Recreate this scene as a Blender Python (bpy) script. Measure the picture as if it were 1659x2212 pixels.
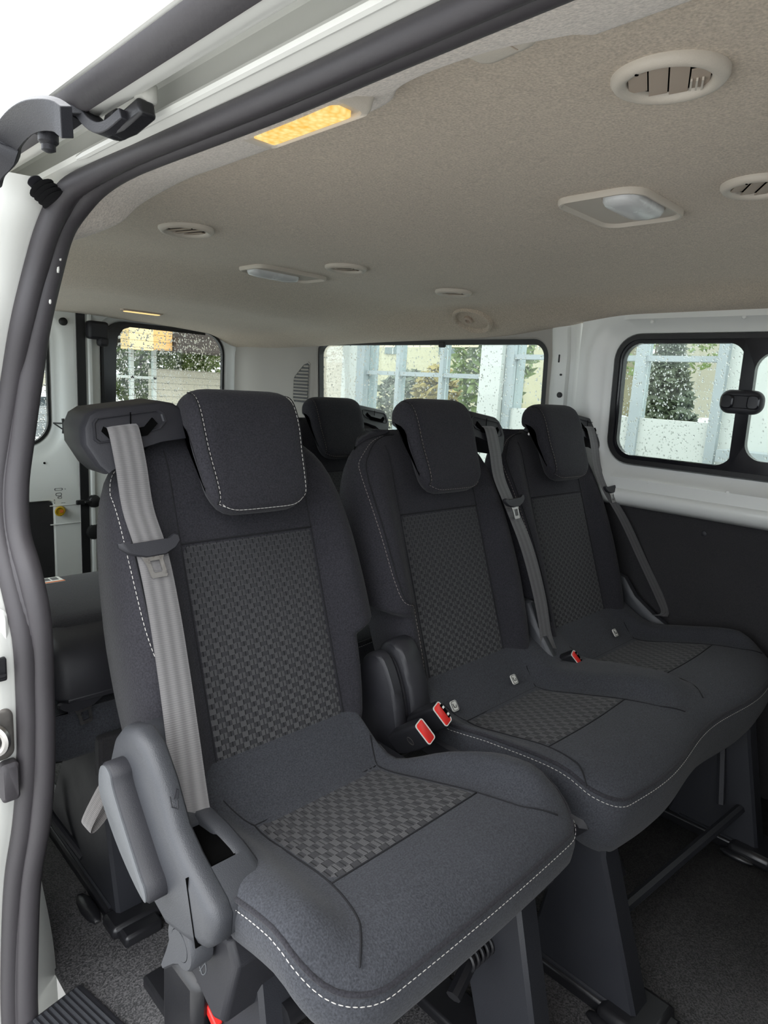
import bpy, bmesh, math, random
from mathutils import Vector, Matrix, Quaternion

scene = bpy.context.scene
for o in list(bpy.data.objects):
    bpy.data.objects.remove(o)
COL = scene.collection
rnd = random.Random(11)

# ------------------------------------------------------------------ camera
def look(yaw, pitch, roll):
    y, p, r = math.radians(yaw), math.radians(pitch), math.radians(roll)
    f = Vector((math.sin(y)*math.cos(p), math.cos(y)*math.cos(p), -math.sin(p)))
    rt = Vector((math.cos(y), -math.sin(y), 0)); up = rt.cross(f)
    R = rt*math.cos(r) + up*math.sin(r); U = -rt*math.sin(r) + up*math.cos(r)
    return Matrix((R, U, -f)).transposed()
cam_data = bpy.data.cameras.new('camera')
cam_data.sensor_fit = 'VERTICAL'; cam_data.sensor_height = 36.0
cam_data.lens = 1430*36.0/2212
cam_data.clip_start = 0.02; cam_data.clip_end = 200
cam = bpy.data.objects.new('camera', cam_data); COL.objects.link(cam)
M4 = look(45.1, 10.65, 3.43).to_4x4(); M4.translation = (-1.10, 0.0, 1.07)
cam.matrix_world = M4
scene.camera = cam

# ------------------------------------------------------------------ light: overcast sky
world = bpy.data.worlds.new('overcast_sky'); scene.world = world
world.use_nodes = True
wn = world.node_tree.nodes; wl = world.node_tree.links
wn.clear()
wo = wn.new('ShaderNodeOutputWorld'); wb = wn.new('ShaderNodeBackground')
wt = wn.new('ShaderNodeTexCoord'); ws = wn.new('ShaderNodeSeparateXYZ'); wr = wn.new('ShaderNodeValToRGB')
wl.new(wt.outputs['Generated'], ws.inputs[0]); wl.new(ws.outputs['Z'], wr.inputs[0])
wr.color_ramp.elements[0].position = 0.0; wr.color_ramp.elements[0].color = (0.50, 0.54, 0.58, 1)
wr.color_ramp.elements[1].position = 0.75; wr.color_ramp.elements[1].color = (0.97, 0.985, 1.0, 1)
wl.new(wr.outputs[0], wb.inputs[0]); wb.inputs[1].default_value = 5.6
wl.new(wb.outputs[0], wo.inputs[0])
scene.view_settings.view_transform = 'Standard'
scene.view_settings.look = 'None'
scene.view_settings.exposure = 0.0
scene.view_settings.gamma = 1.0
scene.view_settings.use_curve_mapping = False

# ------------------------------------------------------------------ materials
class NT:
    """small helper to write node expressions"""
    def __init__(s, name):
        s.m = bpy.data.materials.new(name); s.m.use_nodes = True
        s.n = s.m.node_tree.nodes; s.l = s.m.node_tree.links
        s.n.clear()
        s.out = s.n.new('ShaderNodeOutputMaterial')
    def new(s, t, **k):
        x = s.n.new(t)
        for a, b in k.items(): setattr(x, a, b)
        return x
    def put(s, sock, v):
        if hasattr(v, 'is_linked') or hasattr(v, 'links'): s.l.new(v, sock)
        else: sock.default_value = v
    def math(s, op, a, b=None, clamp=False):
        x = s.n.new('ShaderNodeMath'); x.operation = op; x.use_clamp = clamp
        s.put(x.inputs[0], a)
        if b is not None: s.put(x.inputs[1], b)
        return x.outputs[0]
    def mix(s, fac, a, b):
        x = s.n.new('ShaderNodeMix'); x.data_type = 'RGBA'
        s.put(x.inputs[0], fac); s.put(x.inputs[6], a); s.put(x.inputs[7], b)
        return x.outputs[2]
    def obj(s):
        return s.n.new('ShaderNodeTexCoord').outputs['Object']
    def noise(s, scale, detail=2, vec=None, rough=.5):
        x = s.n.new('ShaderNodeTexNoise'); x.inputs['Scale'].default_value = scale
        x.inputs['Detail'].default_value = detail; x.inputs['Roughness'].default_value = rough
        s.l.new(vec if vec else s.obj(), x.inputs['Vector'])
        return x.outputs['Fac']
    def bump(s, h, strength, dist=.001):
        x = s.n.new('ShaderNodeBump'); x.inputs['Strength'].default_value = strength
        x.inputs['Distance'].default_value = dist
        s.l.new(h, x.inputs['Height']); return x.outputs['Normal']
    def bsdf(s, col, rough=.5, metal=0., normal=None, **k):
        p = s.n.new('ShaderNodeBsdfPrincipled')
        s.put(p.inputs['Base Color'], col); s.put(p.inputs['Roughness'], rough); s.put(p.inputs['Metallic'], metal)
        if normal is not None: s.l.new(normal, p.inputs['Normal'])
        for a, b in k.items(): s.put(p.inputs[a.replace('_', ' ')], b)
        s.l.new(p.outputs[0], s.out.inputs[0]); return p

def c4(c): return (c[0], c[1], c[2], 1.0)
def scl(c, k): return (c[0]*k, c[1]*k, c[2]*k, 1.0)

def mat_fabric(name, col, scale=380, amt=.75, bump=.5, sheen=.08):
    t = NT(name); n = t.noise(scale, 2); n2 = t.noise(9, 3)
    f = t.math('ADD', t.math('MULTIPLY', t.math('SUBTRACT', n, .5), amt*2.2), t.math('MULTIPLY', t.math('SUBTRACT', n2, .5), .25))
    f = t.math('ADD', f, .5, True)
    c = t.mix(f, scl(col, .55), scl(col, 1.45))
    t.bsdf(c, .92, normal=t.bump(n, bump, .002), Sheen_Weight=sheen, Sheen_Roughness=.5, Specular_IOR_Level=.15)
    return t.m
def mat_plastic(name, col, rough=.5, scale=900, bump=.2, var=.12, spec=.5):
    t = NT(name); n = t.noise(scale, 2); n2 = t.noise(14, 4)
    f = t.math('ADD', t.math('MULTIPLY', t.math('SUBTRACT', n2, .5), var*3), .5, True)
    c = t.mix(f, scl(col, 1-var), scl(col, 1+var))
    r = t.math('ADD', rough, t.math('MULTIPLY', t.math('SUBTRACT', n2, .5), .2))
    t.bsdf(c, r, normal=t.bump(n, bump, .0015), Specular_IOR_Level=spec)
    return t.m
def mat_paint(name, col, rough=.28):
    t = NT(name); n2 = t.noise(6, 4)
    f = t.math('ADD', t.math('MULTIPLY', t.math('SUBTRACT', n2, .5), .5), .5, True)
    c = t.mix(f, scl(col, .95), scl(col, 1.04))
    t.bsdf(c, rough, normal=t.bump(t.noise(40, 3), .02, .002), Coat_Weight=.25, Coat_Roughness=.1)
    return t.m
def mat_metal(name, col, rough=.3):
    t = NT(name); n = t.noise(120, 3)
    t.bsdf(t.mix(n, scl(col, .8), scl(col, 1.15)), t.math('ADD', rough, t.math('MULTIPLY', n, .15)), 1.0)
    return t.m
def mat_emit(name, col, strength, pattern=True):
    t = NT(name)
    e = t.new('ShaderNodeEmission')
    if pattern:
        v = t.new('ShaderNodeTexVoronoi'); v.inputs['Scale'].default_value = 150
        t.l.new(t.obj(), v.inputs['Vector'])
        w = t.noise(60, 2)
        f = t.math('ADD', t.math('MULTIPLY', v.outputs['Distance'], .9), t.math('MULTIPLY', t.math('SUBTRACT', w, .5), 1.2), True)
        t.put(e.inputs[0], t.mix(f, (1.0, .80, .34, 1), (.90, .44, .05, 1)))
    else:
        e.inputs[0].default_value = c4(col)
    e.inputs[1].default_value = strength
    t.l.new(e.outputs[0], t.out.inputs[0])
    return t.m
def mat_glass(name, tint=(.93, .96, .95), refl=.06):
    t = NT(name)
    tr = t.new('ShaderNodeBsdfTransparent'); tr.inputs[0].default_value = c4(tint)
    gl = t.new('ShaderNodeBsdfGlossy'); gl.inputs['Roughness'].default_value = .02
    fr = t.new('ShaderNodeLayerWeight'); fr.inputs[0].default_value = .25
    n = t.noise(3, 1)
    mx = t.new('ShaderNodeMixShader')
    t.l.new(t.math('ADD', t.math('MULTIPLY', fr.outputs['Fresnel'], .35), t.math('MULTIPLY', n, refl*.3)), mx.inputs[0])
    t.l.new(tr.outputs[0], mx.inputs[1]); t.l.new(gl.outputs[0], mx.inputs[2])
    t.l.new(mx.outputs[0], t.out.inputs[0])
    return t.m
def mat_weave(name, base, light):
    """woven seat centre: bricks with dark slits and lighter ribbed pads"""
    t = NT(name)
    uv = t.new('ShaderNodeTexCoord').outputs['UV']
    sp = t.new('ShaderNodeSeparateXYZ'); t.l.new(uv, sp.inputs[0])
    u, v = sp.outputs[0], sp.outputs[1]
    cw, ch = .0128, .0086
    vr = t.math('DIVIDE', v, ch); row = t.math('FLOOR', vr); fv = t.math('FRACT', vr)
    uo = t.math('ADD', t.math('DIVIDE', u, cw), t.math('MULTIPLY', t.math('MODULO', row, 2.0), .5))
    col = t.math('FLOOR', uo); fu = t.math('FRACT', uo)
    slit = t.math('LESS_THAN', fu, .13)
    edge = t.math('LESS_THAN', fv, .10)
    k = t.math('MODULO', t.math('ADD', t.math('FLOOR', t.math('DIVIDE', u, cw)), row), 2.0)
    pad = t.math('LESS_THAN', t.math('ABSOLUTE', t.math('SUBTRACT', k, 0)), .5)
    rib = t.math('ADD', t.math('MULTIPLY', t.math('SINE', t.math('MULTIPLY', v, 3600.0)), .25), .75)
    # pads stand out more towards the bottom (third UV component not needed: v=0 bottom)
    fade = t.math('SUBTRACT', 1.0, t.math('MULTIPLY', v, 2.6), True)
    fade = t.math('ADD', t.math('MULTIPLY', fade, .85), .06)
    pf = t.math('MULTIPLY', t.math('MULTIPLY', pad, rib), fade)
    n = t.noise(500, 2)
    b = t.mix(n, scl(base, .7), scl(base, 1.3))
    c = t.mix(pf, b, c4(light))
    c = t.mix(t.math('MULTIPLY', edge, .35), c, c4(light))
    c = t.mix(t.math('MULTIPLY', slit, .85), c, scl(base, .18))
    h = t.math('SUBTRACT', t.math('ADD', t.math('MULTIPLY', pad, .5), t.math('MULTIPLY', n, .3)), t.math('MULTIPLY', slit, 1.0))
    t.bsdf(c, .9, normal=t.bump(h, .55, .002), Sheen_Weight=.08, Specular_IOR_Level=.15)
    return t.m
def mat_webbing(name, col):
    t = NT(name)
    uv = t.new('ShaderNodeTexCoord').outputs['UV']
    sp = t.new('ShaderNodeSeparateXYZ'); t.l.new(uv, sp.inputs[0])
    st = t.math('SINE', t.math('MULTIPLY', sp.outputs[0], 2*math.pi*3.0))
    fi = t.math('SINE', t.math('MULTIPLY', sp.outputs[1], 2*math.pi/.0032))
    f = t.math('ADD', t.math('MULTIPLY', st, .42), .5, True)
    c = t.mix(f, scl(col, .72), scl(col, 1.2))
    t.bsdf(c, .6, normal=t.bump(fi, .35, .0006), Sheen_Weight=.3)
    return t.m
def mat_floor(name, a, b, scale=330):
    t = NT(name); n = t.noise(scale, 2); n2 = t.noise(3.5, 4); n3 = t.noise(60, 3)
    f = t.math('ADD', t.math('MULTIPLY', t.math('SUBTRACT', n, .5), 3.0), t.math('MULTIPLY', n2, .9), True)
    t.bsdf(t.mix(f, c4(a), c4(b)), t.math('ADD', .42, t.math('MULTIPLY', n3, .3)), normal=t.bump(n, .5, .003))
    return t.m
def mat_liner(name, col):
    t = NT(name); n = t.noise(330, 3); n2 = t.noise(2.2, 3); n3 = t.noise(90, 3)
    f = t.math('ADD', t.math('MULTIPLY', t.math('SUBTRACT', n, .5), 2.4), t.math('MULTIPLY', t.math('SUBTRACT', n2, .5), .5))
    f = t.math('ADD', t.math('ADD', f, t.math('MULTIPLY', t.math('SUBTRACT', n3, .5), .5)), .5, True)
    t.bsdf(t.mix(f, scl(col, .76), scl(col, 1.22)), .95, normal=t.bump(n, .3, .002), Sheen_Weight=.15)
    return t.m
def mat_simple(name, col, rough=.6, scale=20, var=.15, bump=.1):
    t = NT(name); n = t.noise(scale, 4)
    t.bsdf(t.mix(n, scl(col, 1-var), scl(col, 1+var)), rough, normal=t.bump(n, bump, .01)); return t.m

M = {}
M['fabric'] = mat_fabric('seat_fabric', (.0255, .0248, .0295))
M['fabric_lit'] = mat_fabric('seat_fabric_lit', (.042, .044, .051), 400)  # same seat cloth coloured lighter, for the light falling on the cushions
M['weave'] = mat_weave('seat_weave', (.036, .036, .039), (.098, .097, .099))
M['thread'] = mat_simple('thread', (.55, .53, .50), .7, 300)
M['thread_dim'] = mat_simple('thread_dim', (.22, .19, .18), .7, 300)
M['seam'] = mat_simple('seam', (.006, .006, .008), .9, 200)
M['plastic'] = mat_plastic('grained_black_plastic', (.022, .022, .026), .45, spec=.35)
M['plastic_grey'] = mat_plastic('grained_grey_plastic', (.042, .044, .050), .45, 700, .3)
M['lever_grey'] = mat_plastic('lever_grey', (.085, .09, .097), .45, 700, .2)
M['frame_black'] = mat_plastic('frame_black', (.012, .012, .014), .35, 300, .1)
M['bracket'] = mat_plastic('seat_leg_plastic', (.020, .021, .026), .5, 500, .2)
M['webbing'] = mat_webbing('belt_webbing', (.135, .13, .13))
M['webbing_dark'] = mat_webbing('belt_webbing_dark', (.075, .072, .075))
M['strap'] = mat_webbing('pull_strap', (.055, .048, .046))
M['chrome'] = mat_metal('bright_steel', (.50, .485, .47), .22)
M['steel'] = mat_metal('worn_steel', (.30, .28, .26), .4)
M['red'] = mat_plastic('red_button', (.72, .028, .022), .35, 300, .02, .05)
M['white_paint'] = mat_paint('white_body_paint', (.76, .765, .725))
M['inner_paint'] = mat_paint('inner_body_paint', (.75, .765, .74), .35)
M['rubber'] = mat_plastic('door_seal_rubber', (.042, .038, .042), .55, 220, .12, .2)
M['rubber_dark'] = mat_plastic('black_rubber', (.012, .012, .013), .5, 300, .1)
M['liner'] = mat_liner('headliner_fabric', (.50, .425, .338))
M['liner_lit'] = mat_liner('headliner_edge_lit', (.64, .58, .52))  # headliner cloth in a paler colour for the light from the door
M['beige'] = mat_plastic('beige_plastic', (.55, .50, .43), .5, 700, .15, .06)
M['beige_dark'] = mat_plastic('beige_vent', (.42, .34, .27), .5, 700, .1, .06)
M['grey_trim'] = mat_plastic('warm_grey_trim', (.36, .34, .31), .6, 800, .2, .06)
M['panel'] = mat_fabric('charcoal_side_panel', (.032, .031, .033), 420, .4, .4, .1)
M['floor'] = mat_floor('ribbed_floor', (.014, .014, .015), (.085, .081, .083))
M['amber'] = mat_emit('lit_amber_lens', (1, .6, .15), 1.15)
M['amber_slim'] = mat_emit('lit_amber_strip', (1, .68, .28), 1.3, False)
M['lens'] = mat_plastic('milky_lens', (.62, .63, .63), .25, 40, .3, .1)
M['glass'] = mat_glass('window_glass', (.86, .885, .865))
M['clear_glass'] = mat_glass('clear_glass')
M['frit'] = mat_plastic('black_frit', (.010, .010, .013), .2, 100, .0)
M['yellow'] = mat_plastic('yellow_plastic', (.55, .36, .01), .45, 100, .1)
t_ = NT('dark_void'); t_.bsdf(t_.mix(t_.noise(40), (.002, .002, .002, 1), (.004, .004, .004, 1)), 1., Specular_IOR_Level=0.); M['dark'] = t_.m
M['label_white'] = mat_simple('label_white', (.62, .62, .58), .6, 60)
M['label_ink'] = mat_simple('label_ink', (.10, .10, .10), .7, 60)
M['orange_ink'] = mat_simple('orange_ink', (.6, .15, .03), .7, 60)
t_ = NT('rain_drop'); t_.bsdf(t_.mix(t_.noise(30), (.93, .95, .96, 1), (1, 1, 1, 1)), .03, Transmission_Weight=.92, IOR=1.36); M['drop'] = t_.m

# ------------------------------------------------------------------ mesh building
def lerp(a, b, t): return a+(b-a)*t
def sstep(a, b, x):
    if a == b: return 0. if x < a else 1.
    t = max(0., min(1., (x-a)/(b-a))); return t*t*(3-2*t)
def table(tab, t):
    """Catmull-Rom through (t, v) pairs"""
    if t <= tab[0][0]: return tab[0][1]
    if t >= tab[-1][0]: return tab[-1][1]
    for i in range(len(tab)-1):
        if tab[i][0] <= t <= tab[i+1][0]: break
    p1, p2 = tab[i], tab[i+1]; p0 = tab[max(0, i-1)]; p3 = tab[min(len(tab)-1, i+2)]
    h = p2[0]-p1[0]; s = (t-p1[0])/h
    m1 = (p2[1]-p0[1])/max(1e-6, p2[0]-p0[0])*h; m2 = (p3[1]-p1[1])/max(1e-6, p3[0]-p1[0])*h
    return (2*s**3-3*s*s+1)*p1[1]+(s**3-2*s*s+s)*m1+(-2*s**3+3*s*s)*p2[1]+(s**3-s*s)*m2
def smooth_path(pts, n=8, closed=False):
    P = [Vector(p) for p in pts]; N = len(P); out = []
    rng = range(N) if closed else range(N-1)
    for i in rng:
        p1, p2 = P[i], P[(i+1) % N]
        p0 = P[(i-1) % N] if (closed or i > 0) else p1*2-p2
        p3 = P[(i+2) % N] if (closed or i+2 < N) else p2*2-p1
        for k in range(n):
            s = k/n
            out.append(.5*((2*p1)+(-p0+p2)*s+(2*p0-5*p1+4*p2-p3)*s*s+(-p0+3*p1-3*p2+p3)*s**3))
    if not closed: out.append(P[-1].copy())
    return out
def resample(pts, step):
    P = [Vector(p) for p in pts]; out = [P[0].copy()]; d = 0.; tgt = step
    for a, b in zip(P, P[1:]):
        L = (b-a).length
        while d+L >= tgt and L > 0:
            out.append(a.lerp(b, (tgt-d)/L)); tgt += step
        d += L
    return out
def rrect(w, h, r, n=6):
    """rounded rectangle outline, centred; r single or 4 radii (+x+y, -x+y, -x-y, +x-y)"""
    if not isinstance(r, (list, tuple)): r = [r]*4
    out = []
    for (sx, sy, a0), rr in zip(((1, 1, 0), (-1, 1, 90), (-1, -1, 180), (1, -1, 270)), r):
        cx, cy = sx*(w/2-rr), sy*(h/2-rr)
        for k in range(n+1):
            a = math.radians(a0+90*k/n); out.append((cx+rr*math.cos(a), cy+rr*math.sin(a)))
    return out
def axes(o, u, v, w=None):
    """matrix with columns u, v, w and origin o"""
    u = Vector(u).normalized(); v = Vector(v); v = (v-u*v.dot(u)).normalized()
    w = u.cross(v) if w is None else Vector(w)
    m = Matrix((u, v, w)).transposed().to_4x4(); m.translation = Vector(o); return m

class MB:
    def __init__(s): s.v = []; s.f = []; s.uv = {}
    def add(s, vs, fs):
        b = len(s.v); s.v += [Vector(p) for p in vs]; s.f += [tuple(i+b for i in f) for f in fs]; return b
    def loft(s, rings, closed=True, cap0=True, cap1=True):
        n = len(rings[0]); b = len(s.v)
        for r in rings: s.v += [Vector(p) for p in r]
        m = n if closed else n-1
        for i in range(len(rings)-1):
            for j in range(m):
                k = (j+1) % n
                s.f.append((b+i*n+j, b+i*n+k, b+(i+1)*n+k, b+(i+1)*n+j))
        if cap0: s.f.append(tuple(b+j for j in range(n))[::-1])
        if cap1: s.f.append(tuple(b+(len(rings)-1)*n+j for j in range(n)))
        return s
    def grid(s, fn, nu, nv, uvfn=None):
        b = len(s.v)
        for i in range(nu+1):
            for j in range(nv+1):
                s.v.append(Vector(fn(i/nu, j/nv)))
                if uvfn: s.uv[b+i*(nv+1)+j] = uvfn(i/nu, j/nv)
        for i in range(nu):
            for j in range(nv):
                a = b+i*(nv+1)+j
                s.f.append((a, a+1, a+nv+2, a+nv+1))
        return s
    def tube(s, pts, r, n=8, closed=False, sec=None, up=None, cap=True):
        P = [Vector(p) for p in pts]; N = len(P)
        T = []
        for i in range(N):
            a = P[(i-1) % N] if (closed or i > 0) else P[i]; c = P[(i+1) % N] if (closed or i < N-1) else P[i]
            d = c-a; T.append(d.normalized() if d.length > 1e-9 else Vector((0, 0, 1)))
        ref = Vector(up) if up is not None else (Vector((0, 0, 1)) if abs(T[0].z) < .9 else Vector((1, 0, 0)))
        rings = []; nrm = (ref-T[0]*ref.dot(T[0])).normalized()
        for i in range(N):
            if up is not None:
                nn = Vector(up)-T[i]*Vector(up).dot(T[i])
                if nn.length > 1e-4: nrm = nn.normalized()
            else:
                nn = nrm-T[i]*nrm.dot(T[i])
                if nn.length > 1e-6: nrm = nn.normalized()
            bi = T[i].cross(nrm)
            rr = r[i] if isinstance(r, (list, tuple)) else r
            if sec is None:
                ring = [P[i]+(nrm*math.cos(2*math.pi*k/n)+bi*math.sin(2*math.pi*k/n))*rr for k in range(n)]
            else:
                ring = [P[i]+bi*a*rr+nrm*c*rr for a, c in sec]
            rings.append(ring)
        if closed: rings.append(rings[0])
        s.loft(rings, True, cap and not closed, cap and not closed); return s
    def box(s, c, d, rot=None):
        c = Vector(c); vs = []
        for x in (-.5, .5):
            for y in (-.5, .5):
                for z in (-.5, .5):
                    p = Vector((x*d[0], y*d[1], z*d[2]))
                    if rot is not None: p = rot @ p
                    vs.append(c+p)
        s.add(vs, [(0, 1, 3, 2), (4, 6, 7, 5), (0, 4, 5, 1), (2, 3, 7, 6), (0, 2, 6, 4), (1, 5, 7, 3)]); return s
    def prism(s, poly, mx, d0, d1):
        r0 = [mx @ Vector((p[0], p[1], d0)) for p in poly]; r1 = [mx @ Vector((p[0], p[1], d1)) for p in poly]
        s.loft([r0, r1]); return s
    def stack(s, layers, mx, cap0=True, cap1=True):
        """layers: list of (outline, depth)"""
        s.loft([[mx @ Vector((p[0], p[1], d)) for p in poly] for poly, d in layers], True, cap0, cap1); return s
    def lathe(s, prof, mx, n=24, cap0=True, cap1=True):
        s.loft([[mx @ Vector((r*math.cos(2*math.pi*k/n), r*math.sin(2*math.pi*k/n), z)) for k in range(n)] for r, z in prof], True, cap0, cap1); return s
    def ball(s, c, r, n=8, m=6):
        c = Vector(c); r = r if isinstance(r, (tuple, list)) else (r, r, r)
        rings = []
        for i in range(1, m):
            a = math.pi*i/m
            rings.append([c+Vector((r[0]*math.sin(a)*math.cos(2*math.pi*k/n), r[1]*math.sin(a)*math.sin(2*math.pi*k/n), r[2]*math.cos(a))) for k in range(n)])
        s.loft(rings); return s
    def build(s, name, mat, parent=None, smooth=40, bevel=0, seg=2, sub=0, solid=0, label=None, kind=None):
        me = bpy.data.meshes.new(name)
        lo = [min(p[i] for p in s.v) for i in range(3)]; hi = [max(p[i] for p in s.v) for i in range(3)]
        cen = Vector(((lo[0]+hi[0])/2, (lo[1]+hi[1])/2, (lo[2] if parent is None else (lo[2]+hi[2])/2)))
        me.from_pydata([tuple(p-cen) for p in s.v], [], s.f)
        if s.uv:
            l = me.uv_layers.new(name='UVMap')
            for lp in me.loops: l.data[lp.index].uv = s.uv.get(lp.vertex_index, (0, 0))
        bm = bmesh.new(); bm.from_mesh(me)
        bmesh.ops.recalc_face_normals(bm, faces=bm.faces[:]); bm.to_mesh(me); bm.free()
        me.materials.append(M[mat] if isinstance(mat, str) else mat)
        if smooth is not None:
            for p in me.polygons: p.use_smooth = True
            if smooth < 180: me.set_sharp_from_angle(angle=math.radians(smooth))
        o = bpy.data.objects.new(name, me); COL.objects.link(o)
        place(o, cen, parent)
        if bevel:
            b = o.modifiers.new('bevel', 'BEVEL'); b.width = bevel; b.segments = seg; b.limit_method = 'ANGLE'; b.angle_limit = math.radians(35)
            b.harden_normals = False
        if sub:
            b = o.modifiers.new('sub', 'SUBSURF'); b.levels = sub; b.render_levels = sub
        if solid:
            b = o.modifiers.new('solid', 'SOLIDIFY'); b.thickness = solid; b.offset = 0
        if label: o['label'] = label
        if kind: o['kind'] = kind
        return o
WORLD = {}
def place(o, w, parent):
    w = Vector(w); WORLD[o.name] = w
    if parent is not None:
        o.parent = parent; o.location = w-WORLD[parent.name]
    else: o.location = w
def thing(name, label, cat, loc, group=None):
    o = bpy.data.objects.new(name, None); COL.objects.link(o); o.empty_display_size = .05
    place(o, loc, None); o['label'] = label; o['category'] = cat
    if group: o['group'] = group
    return o
def tag(o, label, cat, group=None):
    o['label'] = label; o['category'] = cat
    if group: o['group'] = group
    return o
def struct(o, label=None):
    o['kind'] = 'structure'
    if label: o['label'] = label
    return o
def room(name, loc, label=None):
    o = bpy.data.objects.new(name, None); COL.objects.link(o); o.empty_display_size = .05
    place(o, loc, None); return struct(o, label)
def stitches(path, seg=.0058, gap=.0020, r=.0008, mb=None):
    mb = mb or MB(); P = resample(path, .0009); k = int(seg/.0009); g = int(gap/.0009)+1; i = 0
    while i+k < len(P):
        a, b = P[i], P[i+k]; d = (b-a)
        if d.length > 1e-5:
            d.normalize(); n = d.orthogonal().normalized(); m = d.cross(n)
            sec = [n*r, m*r, -n*r, -m*r]
            mb.add([a+q*.6 for q in sec]+[a.lerp(b, .5)+q for q in sec]+[b+q*.6 for q in sec],
                   [(j, (j+1) % 4, 4+(j+1) % 4, 4+j) for j in range(4)]+[(4+j, 4+(j+1) % 4, 8+(j+1) % 4, 8+j) for j in range(4)]+[(3, 2, 1, 0), (8, 9, 10, 11)])
        i += k+g
    return mb
# ================================================================== the van body (setting)
# ---- floor
mb = MB()
mb.grid(lambda u, v: (lerp(-.765, .90, u), lerp(-1.5, 3.0, v), 0.0), 2, 4)
struct(mb.build('floor', 'floor', solid=.01), 'dark grained rubber van floor')

# ---- ceiling (headliner)
EDGE = [(-1.5, 1.315), (.9, 1.318), (1.15, 1.29), (1.4, 1.262), (2.0, 1.245), (2.35, 1.232), (3.0, 1.212)]
def ceil_z(x, y):
    base = lerp(lerp(1.388, 1.364, sstep(.6, 1.35, y)), 1.298, sstep(1.60, 2.06, y))
    z = base-.022*min(1., abs(x)/.62)**2
    e = table(EDGE, y)
    if x > 0: z = lerp(z, e, sstep(.60, .80, x))
    elif y > 1.02: z = lerp(z, lerp(1.29, e, sstep(1.02, 1.5, y)), sstep(.60, .80, -x))
    return z
mb = MB()
def cx0(y): return lerp(-.665, -.79, sstep(.99, 1.10, y))
def cpt(u, v):
    y = lerp(-1.5, 3.0, v); x = lerp(cx0(y), .80, u); return (x, y, ceil_z(x, y))
mb.grid(cpt, 96, 130)
ceiling = struct(mb.build('ceiling', 'liner', smooth=180), 'beige cloth headliner of the van')
roof = MB()
roof.grid(lambda u, v: (lerp(-.74, .87, u), lerp(-1.5, 3.05, v), 1.425+.03*math.sqrt(max(0, 1-(2*u-1)**2))), 10, 8)
# header trim between the door seal and the headliner, wrapping down behind the seal at the corner
ht = MB()
LIP = [(-.586, -.9, 1.354), (-.582, .20, 1.354), (-.586, .29, 1.353), (-.612, .325, 1.345), (-.640, .36, 1.337), (-.648, .42, 1.335), (-.636, .475, 1.339), (-.600, .525, 1.350), (-.588, .58, 1.353), (-.587, .70, 1.353), (-.588, .85, 1.352), (-.590, .945, 1.351), (-.604, 1.000, 1.338), (-.630, 1.022, 1.316), (-.655, 1.030, 1.288), (-.690, 1.040, 1.266), (-.722, 1.060, 1.252), (-.745, 1.085, 1.247), (-.80, 1.11, 1.243)]
SEA = [(-.722, -.9, 1.313), (-.722, .20, 1.313), (-.722, .29, 1.313), (-.722, .325, 1.313), (-.722, .36, 1.313), (-.722, .42, 1.313), (-.722, .475, 1.312), (-.722, .525, 1.312), (-.722, .58, 1.311), (-.722, .70, 1.311), (-.724, .82, 1.312), (-.730, .90, 1.305), (-.738, .935, 1.292), (-.746, .950, 1.280), (-.754, .958, 1.264), (-.760, .962, 1.250), (-.766, .967, 1.235), (-.770, .970, 1.222), (-.776, .975, 1.20)]
Lp = smooth_path(LIP, 5); Sp = smooth_path(SEA, 5)
ht.loft([[Vector(p) for p in Sp], [a.lerp(b, .35)+Vector((0, 0, -.003)) for a, b in zip(Sp, Lp)], [a.lerp(b, .75)+Vector((0, 0, -.003)) for a, b in zip(Sp, Lp)], [a.lerp(b, .95)+Vector((0, 0, -.001)) for a, b in zip(Sp, Lp)], [Vector(p) for p in Lp], [p+Vector((.003, .003, .006)) for p in Lp], [p+Vector((-.006, .004, .05)) for p in Lp]], closed=False, cap0=False, cap1=False)
struct(ht.build('trim_3', 'liner_lit', smooth=60), 'cloth header trim above the door opening, coloured paler for door light')
struct(roof.build('roof', 'white_paint', smooth=180), 'white outer roof skin')

# ---- far side wall
def cell(mb, ax, y0, y1, z0, z1, layers, n=8):
    """rectangular cell (y0..y1, z0..z1) with an opening; layers: (ya, yb, za, zb, radius, depth); first ring = cell border
       ax(y, z, d) -> world"""
    rings = []
    ya, yb, za, zb, r, d = layers[0]
    base = rrect(yb-ya, zb-za, r, n); cy, cz = (ya+yb)/2, (za+zb)/2
    outer = []
    for k, (p, q) in enumerate(base):
        a = math.atan2(q/(zb-za), p/(yb-ya))
        # push to rectangle border along the corner-aware direction
        sx = (y1-y0)/2; sz = (z1-z0)/2
        quad, kk = divmod(k, n+1)
        sgn = ((1, 1), (-1, 1), (-1, -1), (1, -1))[quad]
        f = kk/n
        if quad in (0, 2):
            pt = (sgn[0]*sx, sgn[1]*sz*min(1, f*2)) if f <= .5 else (sgn[0]*sx*min(1, (1-f)*2), sgn[1]*sz)
        else:
            pt = (sgn[0]*sx*min(1, f*2), sgn[1]*sz) if f <= .5 else (sgn[0]*sx, sgn[1]*sz*min(1, (1-f)*2))
        # keep straight runs on the border instead of collapsing to the middle
        px = cy+p if abs(pt[0]) < sx else (y0+y1)/2+pt[0]
        pz = cz+q if abs(pt[1]) < sz else (z0+z1)/2+pt[1]
        outer.append(ax(px, pz, layers[0][5]))
    rings.append(outer)
    for ya, yb, za, zb, r, d in layers:
        rings.append([ax((ya+yb)/2+p, (za+zb)/2+q, d) for p, q in rrect(yb-ya, zb-za, r, n)])
    mb.loft(rings, True, False, False)
farX = lambda y, z, d: Vector((.80+d+.02*sstep(1.2, .8, z), y, z))
wall = room('wall_left', (.82, .7, 0), 'white painted far side wall of the van')
mb = MB()
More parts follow.
